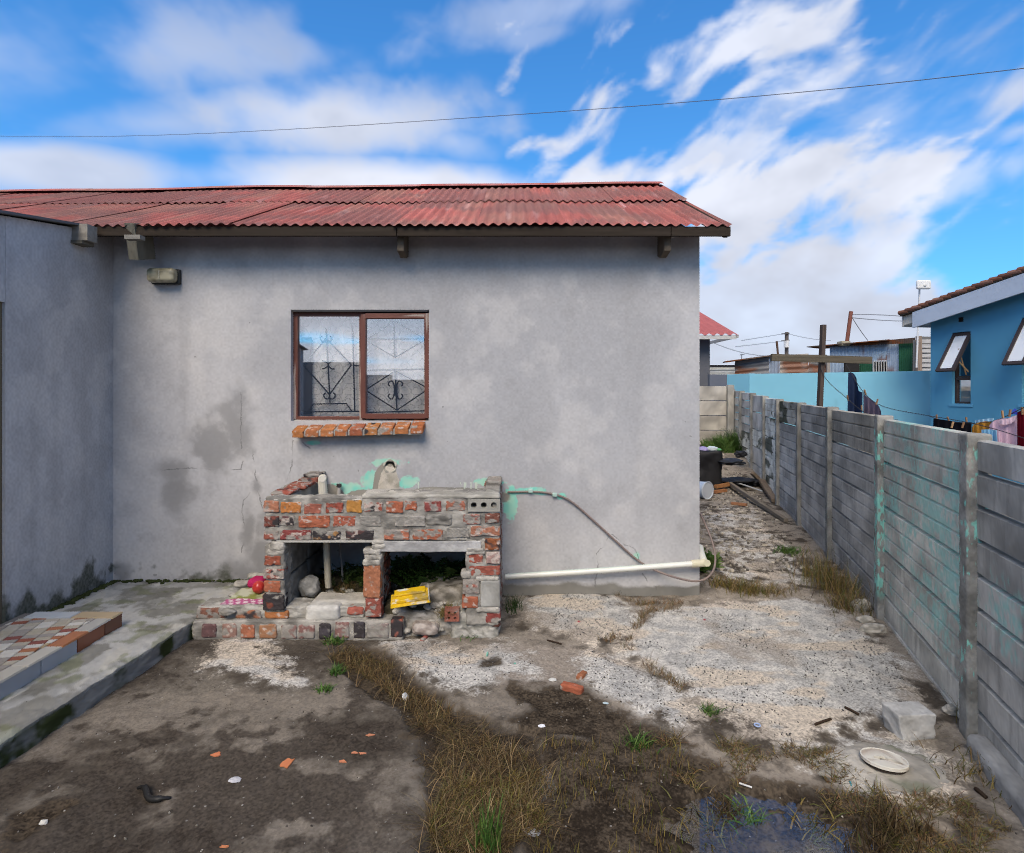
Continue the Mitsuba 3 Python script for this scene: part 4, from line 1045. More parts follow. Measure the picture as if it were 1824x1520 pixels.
# ------------------------------------------------------------------ concrete panel fence along the lane
fence = thing('panel_fence', 'weathered grey concrete panel fence along the right side of the lane', 'fence')
posts = [(1.70, 1.30, 1.37), (2.14, 2.72, 1.395), (2.60, 4.12, 1.415), (3.02, 5.56, 1.43), (3.40, 6.93, 1.44), (3.70, 8.15, 1.46), (4.02, 9.35, 1.485), (4.29, 10.5, 1.525), (4.52, 11.6, 1.56), (4.70, 12.55, 1.59)]


def col_panel(seed, base=(0.235, 0.235, 0.24), dark=0.3, teal=0.0, moss=0.0):
    base = arr(base) * (1.70, 1.62, 1.48)

    def fn(v):
        n = fnoise(v, 4, seed, 4)
        c = lerp(arr(base) * 0.72, arr(base) * 1.28, np_smooth(0.3, 0.7, n))
        dripn = fnoise(v * [34, 34, 2.2], 1, seed + 1, 4)
        c = lerp(c, arr(base) * 0.45, np_smooth(0.55, 0.75, dripn) * dark)
        c = lerp(c, arr(base) * 1.6, np_smooth(0.62, 0.74, fnoise(v * [24, 24, 2.5], 1, seed + 8, 3)) * 0.35)
        if moss:
            c = lerp(c, (0.045, 0.05, 0.03), np_smooth(0.60 - moss * .2, 0.68 - moss * .2, fnoise(v * [3, 3, 5], 1, seed + 2, 4)) * 0.85)
        if teal:
            tn = 0.5 * fnoise(v * [4, 4, 4], 1, 511, 5) + 0.5 * fnoise(v * [70, 70, 26], 1, 512, 3)
            c = lerp(c, (0.27, 0.56, 0.51), np_smooth(0.58 - teal * .15, 0.72 - teal * .15, tn) * 0.75)
        return c * (0.82 + 0.36 * fnoise(v, 110, seed + 3, 2))[:, None]
    return fn


def panel(A, B, z0, z1, rows, seed, res):
    A, B = arr(A), arr(B)
    L = np.linalg.norm(B - A) - 0.06
    h = (z1 - z0)
    g, dp = 0.009, 0.012
    prof = [(0.0, z0 + 0.004)]
    rh = h / rows
    for r_ in range(rows):
        b0, b1 = z0 + rh * r_, z0 + rh * (r_ + 1)
        k_ = 6 if res < 0.015 else 3
        prof += [(dp, b0 + g)] + [(dp, b0 + g + (rh - 2 * g) * q / k_) for q in range(1, k_)] + [(dp, b1 - g), (0.0, b1 - (0.004 if r_ == rows - 1 else 0))]
    prof += [(-0.035, z1 - 0.004), (-0.035, z0 + 0.004)]
    prof = arr(prof)
    n = int(L / res) + 2
    xs = np.linspace(0.03, 0.03 + L, n)
    v = np.stack([np.repeat(xs, len(prof)), np.tile(prof[:, 0], n), np.tile(prof[:, 1], n)], 1)
    i = np.arange(len(v)).reshape(n, len(prof))
    j = np.roll(i, -1, axis=1)
    q = np.stack([i[:-1], i[1:], j[1:], j[:-1]], -1).reshape(-1, 4)
    m_ = trimesh.Trimesh(v, np.vstack([q[:, :3], q[:, [0, 2, 3]]]), process=False)
    o = np.array([A[0], A[1], 0.0])
    m_ = framed(m_, o, (B - A)[:2])
    m_.vertices += vnoise(m_.vertices, 6, seed) * [0.01, 0.01, 0.004]
    return m_


bays = []
for k in range(len(posts) - 1):
    A, B = posts[k], posts[k + 1]
    zt = (A[2] + B[2]) / 2 - 0.008
    zb_ = lane_rise(np.array(B[0]), np.array(B[1])) - 0.12
    if k == 0:
        hs, rows, teal = [0.155] * 10, [1] * 10, 0.30
    elif k in (3, 4):
        hs, rows, teal = [0.30] * 6, [3] * 6, 0
    elif k == 5:
        hs, rows, teal = [0.30] * 6, [3] * 6, 0
    elif k == 6:
        hs, rows, teal = [0.30] * 6, [1, 1, 3, 1, 3, 1], 0
    elif k >= 7:
        hs, rows, teal = [0.15] * 5 + [0.3] * 3, [1] * 5 + [3, 3, 1], 0
    else:
        hs, rows, teal = [0.305] * 6, [3] * 6, (1.0 if k == 1 else 0.0)
    z = zt
    for q, (h_, r_) in enumerate(zip(hs, rows)):
        if z < zb_:
            break
        if k == 1 and q >= 4:
            r_ = 2 if q == 4 else 1
        base, moss, dark = (0.25, 0.25, 0.25), 0.0, 0.28
        if k == 0:
            base = (0.20, 0.205, 0.21) if q in (1, 2, 3) else (0.235, 0.24, 0.245)
            dark = 0.4
        if k in (5,) or (k == 6 and q in (2,)) or (k == 7 and q >= 5):
            base, moss = (0.36, 0.37, 0.36), 0.45
        if k == 4 and q == 0:
            base, moss = (0.25, 0.25, 0.235), 0.9
        if k in (2,) and q == 0:
            base, dark = (0.20, 0.195, 0.185), 0.7
        tl = teal * (1.0 if (k == 1 and 0 < q < 3) else 0.65)
        if k == 0:
            tl = 0.18 if q in (3, 4, 5) else 0.0
        if k == 1:
            base = (0.285, 0.29, 0.285)
        if k == 1 and q > 3:
            tl = 0.15
        res = 0.011 if k < 3 else 0.03
        put('panel', panel(A, B, z - h_ + 0.004, z - 0.004, r_, 600 + 13 * k + q, res), 'masonry', fence, col_panel(600 + 13 * k + q, arr(base) * rng.uniform(.9, 1.1), dark, tl, moss))
        z -= h_
for k, (x, y, zt) in enumerate(posts):
    d = arr(posts[min(k + 1, len(posts) - 1)][:2]) - arr(posts[max(k - 1, 0)][:2])
    zb_ = lane_rise(np.array(x), np.array(y)) - 0.15
    m_ = rough_box(-0.046, 0.046, -0.05, 0.052, zb_, zt + 0.001, 0.012 if k < 4 else 0.05, 0.004, 700 + k, 0.012)
    m_ = framed(m_, (x, y, 0), d)

    def col_post(v, k=k):
        c = col_concrete((0.18, 0.178, 0.165), (0.33, 0.325, 0.305), 8, 700 + k)(v)
        if k in (1, 2, 3):
            tn = 0.4 * fnoise(v * [9, 9, 5], 1, 713, 4) + 0.6 * fnoise(v * [60, 60, 22], 1, 714, 3)
            thr = {1: .60, 2: .52, 3: .66}[k]
            c = lerp(c, (0.24, 0.58, 0.50), np_smooth(thr, thr + .05, tn) * 0.9 * np_smooth(0.1, 0.25, v[:, 2]) * np_smooth(1.4, 1.3, v[:, 2]))
        return c
    put('post', m_, 'masonry', fence, col_post, smooth=True)
# footing blocks under the near bay
for k, (ya, yb_) in enumerate(((1.45, 2.02), (2.04, 2.60))):
    t0, t1 = (ya - 1.30) / 1.42, (yb_ - 1.30) / 1.42
    A, B = arr(posts[0][:2]), arr(posts[1][:2])
    pa_, pb_ = A + (B - A) * t0, A + (B - A) * t1
    m_ = framed(rough_box(0, np.linalg.norm(pb_ - pa_), 0.0, 0.09, -0.08, 0.11 - 0.03 * k, 0.025, 0.005, 720 + k, 0.03), (pa_[0], pa_[1], 0), pb_ - pa_)
    put('footing', m_, 'masonry', fence, col_concrete((0.24, 0.24, 0.235), (0.36, 0.36, 0.35), 8, 720 + k), smooth=True)

# fence across the far end of the lane
back = thing('end_fence', 'pale concrete panel fence closing the far end of the lane', 'fence')
BYd = 12.35
for q in range(4):
    zz = 1.66 - 0.31 * q
    m_ = panel((2.2, BYd), (P(1296, 0, BYd)[0], BYd), zz - 0.306, zz, 1, 760 + q, 0.08)
    m_ = trimesh.Trimesh(m_.vertices * [1, -1, 1] + [0, 2 * BYd, 0], m_.faces[:, ::-1], process=False)
    put('panel', m_, 'masonry', back, col_panel(760 + q, (0.235, 0.232, 0.225), 0.3))
put('post', rough_box(P(1296, 0, BYd)[0] - .02, P(1296, 0, BYd)[0] + .11, BYd - .09, BYd + .04, 0.2, 1.685, .06, .004, 770, .012), 'masonry', back, col_concrete((0.30, 0.29, 0.26), (0.42, 0.40, 0.36), 8, 770), smooth=True)

# ------------------------------------------------------------------ blue house and its yard wall
bh = thing('blue_house', 'bright blue house with tiled roof, open brown windows and pale barge board', 'house')
ph = math.radians(-12)
d0 = np.array([-math.sin(ph), -math.cos(ph)])            # along the gable wall, towards the camera
B0 = np.array([7.5, 10.56])
nrm = np.array([d0[1], -d0[0]])                          # out of the wall, to the lane
if nrm[0] > 0:
    nrm = -nrm


def bw(px, py, off=0.0):
    """Point of the gable wall seen at a pixel: distance along it and height."""
    r = (px - CX) / FOC
    o = B0 + nrm * off
    t = (r * o[1] - o[0]) / (d0[0] - r * d0[1])
    Y = o[1] + t * d0[1]
    return t, EYE + (HOR - py) / FOC * Y


def bplace(m_):
    """Local x along the wall, y outwards, z up."""
    v = np.array(m_.vertices)
    w = B0[None] + v[:, :1] * d0 + v[:, 1:2] * nrm
    return trimesh.Trimesh(np.column_stack([w, v[:, 2]]), m_.faces, process=False)


def subdiv(m_, e):
    v_, f_ = trimesh.remesh.subdivide_to_size(m_.vertices, m_.faces, e, max_iter=14)
    r_ = trimesh.Trimesh(v_, f_)
    r_.merge_vertices()
    return r_


w1a, w1b = bw(1696, 719), bw(1729, 590)
w2a, w2b = bw(1820, 720), bw(1821, 566)
w2x1 = w2a[0] + (w1b[0] - w1a[0])
slope = (bw(1824, 527)[1] - bw(1657, 580)[1]) / (bw(1824, 527)[0] - bw(1657, 580)[0])
EZb = bw(1657, 580)[1]
Lb = 5.0
pgw = Polygon([(0, -0.3), (Lb, -0.3), (Lb, EZb + slope * Lb + .05), (0, EZb + 0.05)], [[(w1a[0], w1a[1]), (w1b[0], w1a[1]), (w1b[0], w1b[1]), (w1a[0], w1b[1])], [(w2a[0], w2a[1]), (w2x1, w2a[1]), (w2x1, w2b[1]), (w2a[0], w2b[1])]])
BLUE = (0.085, 0.275, 0.44)
def col_blue(v):
    c = arr(BLUE) * (0.88 + 0.24 * fnoise(v * [1, 1, .5], 1.6, 5, 4))[:, None]
    return lerp(c, arr(BLUE) * .72 + .03, np_smooth(.60, .72, fnoise(v * [5, 5, .7], 1, 9, 4)) * .5)


m_ = subdiv(prism(pgw, -0.18, 0.0), .09)
put('wall', bplace(m_), 'masonry', bh, col_blue)
put('wall', bplace(box(0, 0.18, -7, -0.181, -0.3, EZb + .05)), 'masonry', bh, BLUE)
put('room_wall', bplace(box(0.3, Lb, -1.6, -1.5, 0, 2.6)), 'masonry', bh, (0.12, 0.12, 0.12))
slope_ang = math.atan(slope)


def rake(x, y, z):
    return np.array([x, y, EZb + slope * x + z])


def rbox(x0, x1, y0, y1, z0, z1):
    m_ = subdiv(box(x0, x1, y0, y1, z0, z1), .3)
    v_ = np.array(m_.vertices)
    v_[:, 2] += EZb + slope * v_[:, 0]
    return trimesh.Trimesh(v_, m_.faces, process=False)


TB0, TB1 = bw(1613, 570, .15)[0], bw(1627, 575, .25)[0]
put('barge_board', bplace(rbox(TB1, Lb, 0.24, 0.275, -0.02, 0.26)), 'painted', bh, col_plain((0.40, 0.47, 0.58), .2, 3, 4))
put('soffit_end', bplace(rbox(TB0, TB1, 0.02, 0.20, 0.10, 0.27)), 'painted', bh, (0.46, 0.44, 0.40))
put('gutter_board', bplace(rbox(TB0 - .02, TB0 + .004, -7, 0.21, 0.08, 0.28)), 'painted', bh, (0.46, 0.46, 0.46))
put('roof_deck', bplace(rbox(TB0, Lb, -7, 0.275, 0.27, 0.30)), 'masonry', bh, (0.05, 0.045, 0.04))
for k in range(40):
    xk = TB0 - .02 + k * 0.14
    prof = [(math.cos(t), math.sin(t)) for t in np.linspace(0, math.pi, 7)]
    m_ = trimesh.creation.cylinder(0.055, 0.20, sections=12)
    m_.apply_transform(trimesh.transformations.rotation_matrix(math.pi / 2, [0, 1, 0]))
    v_ = np.array(m_.vertices) * [1, 1, 0.8]
    v_[:, 2] += -0.16 * v_[:, 0]
    v_ += [xk + 0.09, 0.24, 0.325]
    v_[:, 2] += EZb + slope * v_[:, 0]
    put('verge_tile', bplace(trimesh.Trimesh(v_, m_.faces, process=False)), 'masonry', bh, col_plain(((0.20, 0.095, 0.065), (0.14, 0.07, 0.055), (0.24, 0.13, 0.10))[k % 3], .4, 9, k))
put('roof_tiles', bplace(rbox(TB0 - .02, Lb, -7, 0.18, 0.30, 0.335)), 'masonry', bh, col_plain((0.16, 0.08, 0.06), .4, 6, 44))
put('vent', bplace(box(*(lambda a, b: (a[0], b[0], 0.0, 0.006, a[1], b[1]))(bw(1708, 574), bw(1716, 565)))), 'masonry', bh, (0.02, 0.02, 0.02))
FR = (0.035, 0.025, 0.024)


def bars(rect, y0, y1, t, name, par):
    x0, x1, z0, z1 = rect
    for r_ in ((x0, x0 + t, z0, z1), (x1 - t, x1, z0, z1), (x0 + t, x1 - t, z0, z0 + t), (x0 + t, x1 - t, z1 - t, z1)):
        put(name, bplace(box(r_[0], r_[1], y0, y1, r_[2], r_[3])), 'painted', par, FR)


for k, (x0, x1, z0, z1, zm) in enumerate([(w1a[0], w1b[0], w1a[1], w1b[1], bw(1712, 678)[1]), (w2a[0], w2x1, w2a[1], w2b[1], bw(1822, 672)[1])]):
    wk = numbered(f'{bh}__window')
    zm = z0 + (z1 - z0) * 0.36
    bars((x0, x1, z0, zm), -0.12, -0.06, .035, 'frame', wk)
    bars((x0, x1, zm + .004, z1), -0.12, -0.06, .03, 'frame', wk)
    put('pane', bplace(trimesh.Trimesh([[x0 + .03, -.09, z0 + .03], [x1 - .03, -.09, z0 + .03], [x1 - .03, -.09, zm - .03], [x0 + .03, -.09, zm - .03]], [[0, 1, 2], [0, 2, 3]])), 'window_glass', wk)
    put('curtain', bplace(box(x0 + .25 * (x1 - x0), x1, -0.32, -0.30, z0, zm)), 'masonry', wk, (0.35, 0.40, 0.42))
    # top hung sash swung out
    H = z1 - zm - .03
    sw = math.radians(30)

    def swing(m_):
        v_ = np.array(m_.vertices)
        dz, yy_ = v_[:, 2] - (z1 - .03), v_[:, 1] + .05
        return trimesh.Trimesh(np.column_stack([v_[:, 0], -.05 + yy_ * math.cos(sw) - dz * math.sin(sw), z1 - .03 + dz * math.cos(sw) + yy_ * math.sin(sw)]), m_.faces, process=False)
    for r_ in ((x0, x0 + .05, z1 - .03 - H, z1 - .03), (x1 - .05, x1, z1 - .03 - H, z1 - .03), (x0 + .05, x1 - .05, z1 - .03 - H, z1 + .02 - H), (x0 + .05, x1 - .05, z1 - .08, z1 - .03)):
        put('sash', bplace(swing(box(r_[0], r_[1], -.05, -.01, r_[2], r_[3]))), 'painted', wk, FR)
    put('sash_pane', bplace(swing(trimesh.Trimesh([[x0 + .05, -.03, z1 + .02 - H], [x1 - .05, -.03, z1 + .02 - H], [x1 - .05, -.03, z1 - .08], [x0 + .05, -.03, z1 - .08]], [[0, 1, 2], [0, 2, 3]]))), 'obscure_glass', wk)
    put('stay', bplace(tube([[x1 - .04, .0, zm + .1], [x1 - .04, H * math.sin(sw) * .6, z1 - .03 - H * math.cos(sw) * .7]], .012, 6)), 'painted', wk, (0.30, 0.20, 0.10))
    put('stay', bplace(tube([[x1 - .12, -.05, zm + .05], [x1 - .10, H * math.sin(sw) * .35, z1 - .03 - H * math.cos(sw) * .4]], .010, 6)), 'painted', wk, (0.26, 0.17, 0.09))
    put('sill', bplace(box(x0 - .05, x1 + .04, -.06, .015, z0 - .05, z0 - .002)), 'masonry', wk, (0.10, 0.30, 0.48))

bwall = thing('blue_wall', 'light blue plastered yard wall behind the concrete panel fence', 'wall')
a_, b_ = np.array([5.64, 14.0]), np.array([8.3, 11.35])
m_ = framed(subdiv(box(0, np.linalg.norm(b_ - a_), 0, 0.16, -0.2, 1.955), .12), (a_[0], a_[1], 0), b_ - a_)
put('section', m_, 'masonry', bwall, lambda v: lerp(arr((0.235, 0.53, 0.66)) * (0.9 + 0.2 * fnoise(v, 1.2, 3, 4))[:, None], (0.17, 0.36, 0.43), np_smooth(.60, .72, fnoise(v * [4, 4, .9], 1, 19, 4)) * .45))
m_ = framed(box(0, 1.6, 0, 0.16, -0.2, 1.975), (a_[0] - .35, a_[1] + 1.5, 0), a_ - arr([a_[0] - .35, a_[1] + 1.5]))
c_ = P(1295, 0, 14.9)
m_ = framed(box(0, float(np.hypot(a_[0] - c_[0], a_[1] - 14.9)) - .01, 0, 0.16, -0.2, 1.965), (c_[0], 14.9, 0), a_ - c_[:2])
put('section', m_, 'masonry', bwall, (0.245, 0.55, 0.68))

# ------------------------------------------------------------------ washing lines and laundry
tp = thing('line_post', 'weathered wooden washing line post with a crossbar beyond the fence', 'post')
TY = 8.0
put('upright', bar(P(1458.5, 760, TY), P(1466.5, 579, TY), 0.075, 0.05, (1, 0, 0)), 'masonry', tp, col_timber((0.085, 0.066, 0.058), 2, 2))
put('crossbar', bar(P(1374, 637, TY - .06), P(1552, 642, TY - .06), 0.05, 0.095), 'masonry', tp, col_timber((0.115, 0.100, 0.075), 3, 0))


def cable(name, pts, r, label, cat_='wire', col=(0.03, 0.03, 0.035), n=40, group=None):
    return solo(name, tube(spline([P(*p) for p in pts], n), r, 6), label, cat_, 'painted', col, True, group)


cable('washing_line', [(1500, 640, 7.94), (1514, 661, 7.9), (1526, 682, 7.8), (1543, 704, 7.6), (1568, 722, 7.3), (1620, 735, 6.9), (1668, 743, 6.6), (1720, 752, 6.2), (1850, 790, 5.4)], .004, 'sagging washing line that carries the navy towel beyond the fence', 'washing line')
cable('washing_line', [(1462, 655, 7.96), (1480, 685, 7.9), (1503, 705, 7.8), (1530, 728, 7.6), (1600, 748, 7.2)], .004, 'thin washing line dropping from the post behind the fence', 'washing line')
cable('washing_line', [(1655, 741, 7.2), (1700, 752, 6.7), (1760, 752, 6.2), (1800, 738, 5.8), (1850, 715, 5.4)], .004, 'washing line with the pink shirt and dark red cloth above the fence', 'washing line')


def hang(top_pts, drops, n=36, m=14, seed=0, fold=0.02, name='', label='', color=None):
    """A cloth pinned along top_pts (pixels and depth) hanging down by drops (metres)."""
    q = spline([P(*p) for p in top_pts], n)
    dl = np.interp(np.linspace(0, 1, n), np.linspace(0, 1, len(drops)), drops)
    w = np.linspace(0, 1, m)
    V = q[None] - np.array([0, 0, 1.0]) * (w[:, None, None] * dl[None, :, None])
    s = np.linspace(0, 1, n)
    ph_ = fold * np.sin(s * 26 + seed)[None, :, None] * (0.3 + w[:, None, None]) + fold * .6 * np.sin(s * 11 + 2 * seed)[None, :, None] * w[:, None, None]
    V = V + ph_ * np.array([0.25, 1, 0])
    i = np.arange(n * m).reshape(m, n)
    f_ = np.stack([i[:-1, :-1], i[:-1, 1:], i[1:, 1:], i[1:, :-1]], -1).reshape(-1, 4)
    return trimesh.Trimesh(V.reshape(-1, 3), np.vstack([f_[:, :3], f_[:, [0, 2, 3]]]), process=False)


solo('navy_towel', hang([(1511, 664, 7.9), (1517, 664, 7.88), (1527, 683, 7.8), (1537, 698, 7.65)], [.55, .62, .5, .4], seed=1), 'dark navy towel hanging from the washing line left of the mauve cloth', 'towel', 'masonry', col_plain((0.022, 0.034, 0.075), .4, 6, 1), True)
solo('mauve_cloth', hang([(1537.5, 698, 7.64), (1550, 711, 7.5), (1561, 719, 7.4), (1569, 734, 7.3)], [.4, .3, .22, .12], seed=4), 'mauve grey cloth pegged beside the navy towel', 'cloth', 'masonry', col_plain((0.13, 0.105, 0.15), .4, 8, 2), True)
solo('black_garment', hang([(1663, 746, 7.0), (1680, 748, 6.85), (1700, 751, 6.7), (1731, 752, 6.5)], [.12, .2, .2, .2], seed=2), 'black garments pegged in a row left of the mustard garment', 'garment', 'masonry', col_plain((0.010, 0.010, 0.014), .4, 8, 3), True)
solo('mustard_garment', hang([(1731, 762, 6.4), (1740, 754, 6.35), (1752, 751, 6.3), (1766, 752, 6.2)], [.15, .3, .3, .3], seed=3), 'mustard yellow garment on the line left of the pink shirt', 'garment', 'masonry', col_plain((0.33, 0.165, 0.03), .35, 8, 4), True)
solo('light_blue_garment', hang([(1736, 749, 6.6), (1750, 747, 6.5), (1770, 745, 6.4)], [.2, .2, .2], seed=5), 'light blue garment behind the mustard one', 'garment', 'masonry', col_plain((0.28, 0.48, 0.66), .3, 8, 5), True)
solo('blue_cloth', hang([(1748, 766, 5.9), (1762, 765, 5.85), (1776, 767, 5.8)], [.1, .12, .12], seed=6), 'small pale blue cloth just above the fence below the pink shirt', 'cloth', 'masonry', col_plain((0.20, 0.42, 0.62), .2, 8, 6), True)
sh = thing('pink_shirt', 'pale pink shirt with a collar hanging on the washing line', 'shirt')
put('body', hang([(1763, 758, 5.9), (1776, 748, 5.85), (1795, 745, 5.8), (1813, 742, 5.75)], [.2, .45, .45, .45], seed=7, fold=.016), 'masonry', sh, col_plain((0.50, 0.35, 0.45), .25, 8, 7), True)
put('collar', hang([(1781, 746, 5.80), (1792, 747, 5.76), (1802, 743, 5.74), (1813, 740, 5.72)], [.05, .055, .06, .035], 24, 6, 8, .008), 'masonry', sh, col_plain((0.56, 0.42, 0.51), .2, 8, 8), True)
solo('dark_red_garment', hang([(1812, 735, 5.7), (1820, 731, 5.65), (1835, 727, 5.6)], [.4, .45, .45], seed=9), 'dark red garment at the right edge beside the pink shirt', 'garment', 'masonry', col_plain((0.14, 0.008, 0.016), .3, 8, 9), True)
solo('blue_ribbon', hang([(1802, 735, 5.9), (1808, 728, 5.88), (1813, 736, 5.86)], [.03, .06, .04], 12, 6, 10, .01), 'small bright blue cloth above the pink shirt', 'cloth', 'masonry', (0.05, 0.08, 0.45), True)
PEGS = ['leftmost wooden peg on the black garments', 'middle wooden peg on the black garments', 'right wooden peg on the black garments', 'pale peg at the left of the pink shirt collar', 'brown peg at the middle of the pink shirt', 'peg at the corner of the dark red garment', 'peg between the navy towel and the mauve cloth', 'peg near the lower end of the mauve cloth', 'low pale peg just above the fence under the black garments', 'low brown peg just above the fence left of the mustard garment', 'peg at the lower left edge of the navy towel', 'peg at the foot of the mauve cloth just above the fence']
for k, (px_, py_, Yp) in enumerate([(1667, 744, 7.0), (1688, 748, 6.8), (1720, 749, 6.6), (1784, 738, 5.8), (1797, 736, 5.78), (1819, 732, 5.65), (1540, 699, 7.6), (1561, 716, 7.35), (1695, 757, 6.6), (1714, 757, 6.5), (1509, 709, 7.85), (1534, 727, 7.6)]):
    p_ = P(px_, py_, Yp)
    tl_ = rng.uniform(-.35, .35)
    solo('clothes_peg', bar(p_ - [.036 * math.sin(tl_), .012, .036 * math.cos(tl_)], p_ + [.036 * math.sin(tl_), -.012, .036 * math.cos(tl_)], .013, .016, (0, 1, 0)), PEGS[k], 'clothes peg', 'masonry', col_timber((0.42, 0.26, 0.14) if k in (3, 8) else (0.26, 0.15, 0.085), k, 2), False, 'clothes pegs on the washing lines')

# ------------------------------------------------------------------ sheds and houses far behind
def corr(px0, px1, pyt0, pyt1, pyb, Y0, Y1, n, vertical=True, depth=.02, nz=2):
    """Corrugated sheet wall standing between two bearings."""
    a, b = P(px0, pyt0, Y0), P(px1, pyt1, Y1)
    zb_ = P(px0, pyb, Y0)[2]
    u = np.linspace(0, 1, n * 6 + 1) if vertical else np.linspace(0, 1, 8)
    w = np.linspace(0, 1, nz) if vertical else np.linspace(0, 1, n * 6 + 1)
    U, Wg = np.meshgrid(u, w)
    top_z = a[2] + (b[2] - a[2]) * U
    z = zb_ + (top_z - zb_) * Wg
    x = a[0] + (b[0] - a[0]) * U
    y = Y0 + (Y1 - Y0) * U + depth * np.sin(2 * math.pi * n * (U if vertical else Wg))
    i = np.arange(U.size).reshape(U.shape)
    q = np.stack([i[:-1, :-1], i[:-1, 1:], i[1:, 1:], i[1:, :-1]], -1).reshape(-1, 4)
    return trimesh.Trimesh(np.stack([x, y, z], -1).reshape(-1, 3), np.vstack([q[:, :3], q[:, [0, 2, 3]]]), process=False)


def rusty(base, amt, seed):
    def fn(v):
        c = arr(base) * (0.75 + 0.5 * fnoise(v * [6, 6, 1.5], 1, seed, 3))[:, None]
        return lerp(c, (0.16, 0.055, 0.022), np_smooth(.66 - amt * .3, .74 - amt * .3, fnoise(v * [3, 3, 3], 1, seed + 3, 4)) * .9)
    return fn


shed = thing('blue_shed', 'pale blue corrugated iron shed with a green sheet behind the blue wall', 'shed')
put('wall_sheet', corr(1478, 1555, 617, 611, 760, 19, 18.3, 12, nz=12), 'painted', shed, rusty((0.27, 0.36, 0.48), .1, 1), True)
put('wall_sheet', corr(1555, 1584, 611, 608.5, 643, 18.3, 18.0, 8, nz=6), 'painted', shed, rusty((0.33, 0.43, 0.54), .08, 2), True)
put('wall_sheet', corr(1579, 1602, 609, 607, 760, 18.05, 17.8, 6, nz=12), 'painted', shed, rusty((0.28, 0.36, 0.48), .25, 3), True)
put('green_sheet', corr(1601, 1628, 606, 603, 760, 17.75, 17.5, 7, nz=8), 'painted', shed, col_plain((0.014, 0.085, 0.045), .4, 4, 4), True)
put('green_sheet', corr(1531, 1554, 644, 643, 760, 18.4, 18.2, 6), 'painted', shed, col_plain((0.015, 0.085, 0.045), .4, 4, 5), True)
put('window', bar(P(1504, 652, 18.3), P(1530, 652, 18.3), .05, .5), 'masonry', shed, (0.03, 0.03, 0.03))
for k in range(6):
    put('window_bar', bar(P(1556 + k * 4.6, 643, 18.0), P(1557 + k * 4.6, 700, 18.0), .02, .025, (1, 0, 0)), 'masonry', shed, (0.42, 0.42, 0.42))
put('window', bar(P(1556, 670, 18.25), P(1581, 670, 18.15), .05, .9), 'masonry', shed, (0.02, 0.02, 0.02))
put('roof', cat([bar(P(1478, 616, 18.95) + [0, .95, 0], P(1630, 603, 17.45) + [0, .95, 0], 1.9, .03, (0, -.03, 1)), corr(1478, 1630, 615.0, 601.5, 618, 18.9, 17.35, 40, depth=.02)]), 'masonry', shed, rusty((0.09, 0.07, 0.06), .5, 6))
put('chimney_block', rough_box(P(1497, 0, 18.6)[0], P(1512, 0, 18.6)[0], 18.5, 18.8, P(0, 616, 18.6)[2], P(0, 608, 18.6)[2], .1, .01, 3, .02), 'masonry', shed, (0.36, 0.33, 0.24), True)
pst = thing('slatted_shed', 'white slatted board shed with a rough timber post beside the blue house', 'shed')
for k in range(8):
    y_ = 608 + 8.6 * k
    put('slat', bar(P(1640, y_, 16.9), P(1662, y_, 16.9), .03, .10), 'masonry', pst, col_timber((0.46, 0.46, 0.46), k))
put('post', bar(P(1636.5, 599, 16.8), P(1637, 720, 16.8), .10, .12, (1, 0, 0)), 'masonry', pst, col_timber((0.26, 0.20, 0.16), 2, 2))
put('post', bar(P(1631, 606, 17.0), P(1630, 720, 17.0), .08, .10, (1, 0, 0)), 'masonry', pst, col_timber((0.30, 0.27, 0.24), 3, 2))
put('board', bar(P(1650, 680, 17.2), P(1652, 600, 17.2), .05, .6, (1, 0, 0)), 'masonry', pst, (0.16, 0.16, 0.16))
rsh = thing('rusty_shed', 'patched rusty corrugated iron shed low behind the blue wall', 'shed')
put('wall_sheet', corr(1309, 1370, 643, 635, 700, 19.6, 19.2, 7, False), 'painted', rsh, rusty((0.14, 0.145, 0.16), .35, 11), True)
put('wall_sheet', corr(1370, 1389, 635, 633, 700, 19.2, 19.1, 3), 'painted', rsh, rusty((0.24, 0.29, 0.37), .05, 12), True)
put('wall_sheet', corr(1389, 1440, 633, 630, 700, 19.1, 18.9, 7, False), 'painted', rsh, rusty((0.30, 0.27, 0.24), .95, 13), True)
put('wall_sheet', corr(1440, 1473, 632, 632, 700, 18.9, 18.8, 5, False), 'painted', rsh, rusty((0.10, 0.10, 0.10), .3, 14), True)
put('post', bar(P(1475, 640, 18.7), P(1475.5, 700, 18.7), .06, .09, (1, 0, 0)), 'masonry', rsh, (0.30, 0.28, 0.26))
put('roof', bar(P(1304, 643.5, 19.4) + [0, .75, 0], P(1392, 631.5, 18.95) + [0, .75, 0], 1.6, .04, (0, -.03, 1)), 'masonry', rsh, rusty((0.13, 0.09, 0.07), .5, 15))
wsh = thing('white_shed', 'low white corrugated shed with a dark roof beside the far grey house', 'shed')
put('wall_sheet', corr(1262, 1314, 653, 653, 700, 22, 22, 10, False, .015), 'painted', wsh, rusty((0.46, 0.48, 0.48), .1, 21), True)
put('roof', corr(1262, 1314, 650.5, 650.5, 654, 21.8, 21.8, 8, True, .03), 'masonry', wsh, (0.03, 0.03, 0.035))
gw = thing('grey_wall', 'short dark grey wall between the far grey house and the blue wall', 'wall')
put('section', box(P(1264, 0, 15.6)[0], P(1296, 0, 15.6)[0], 15.6, 15.75, 0, P(0, 667, 15.6)[2]), 'masonry', gw, (0.13, 0.145, 0.18))
nh = thing('grey_house', 'dark grey house with a bright red sheet roof seen past the house corner', 'house')
NY = 16.5
put('wall', box(2.0, P(1264.5, 0, NY)[0], NY, NY + 5, 0, P(0, 600, NY)[2]), 'masonry', nh, (0.115, 0.12, 0.135))
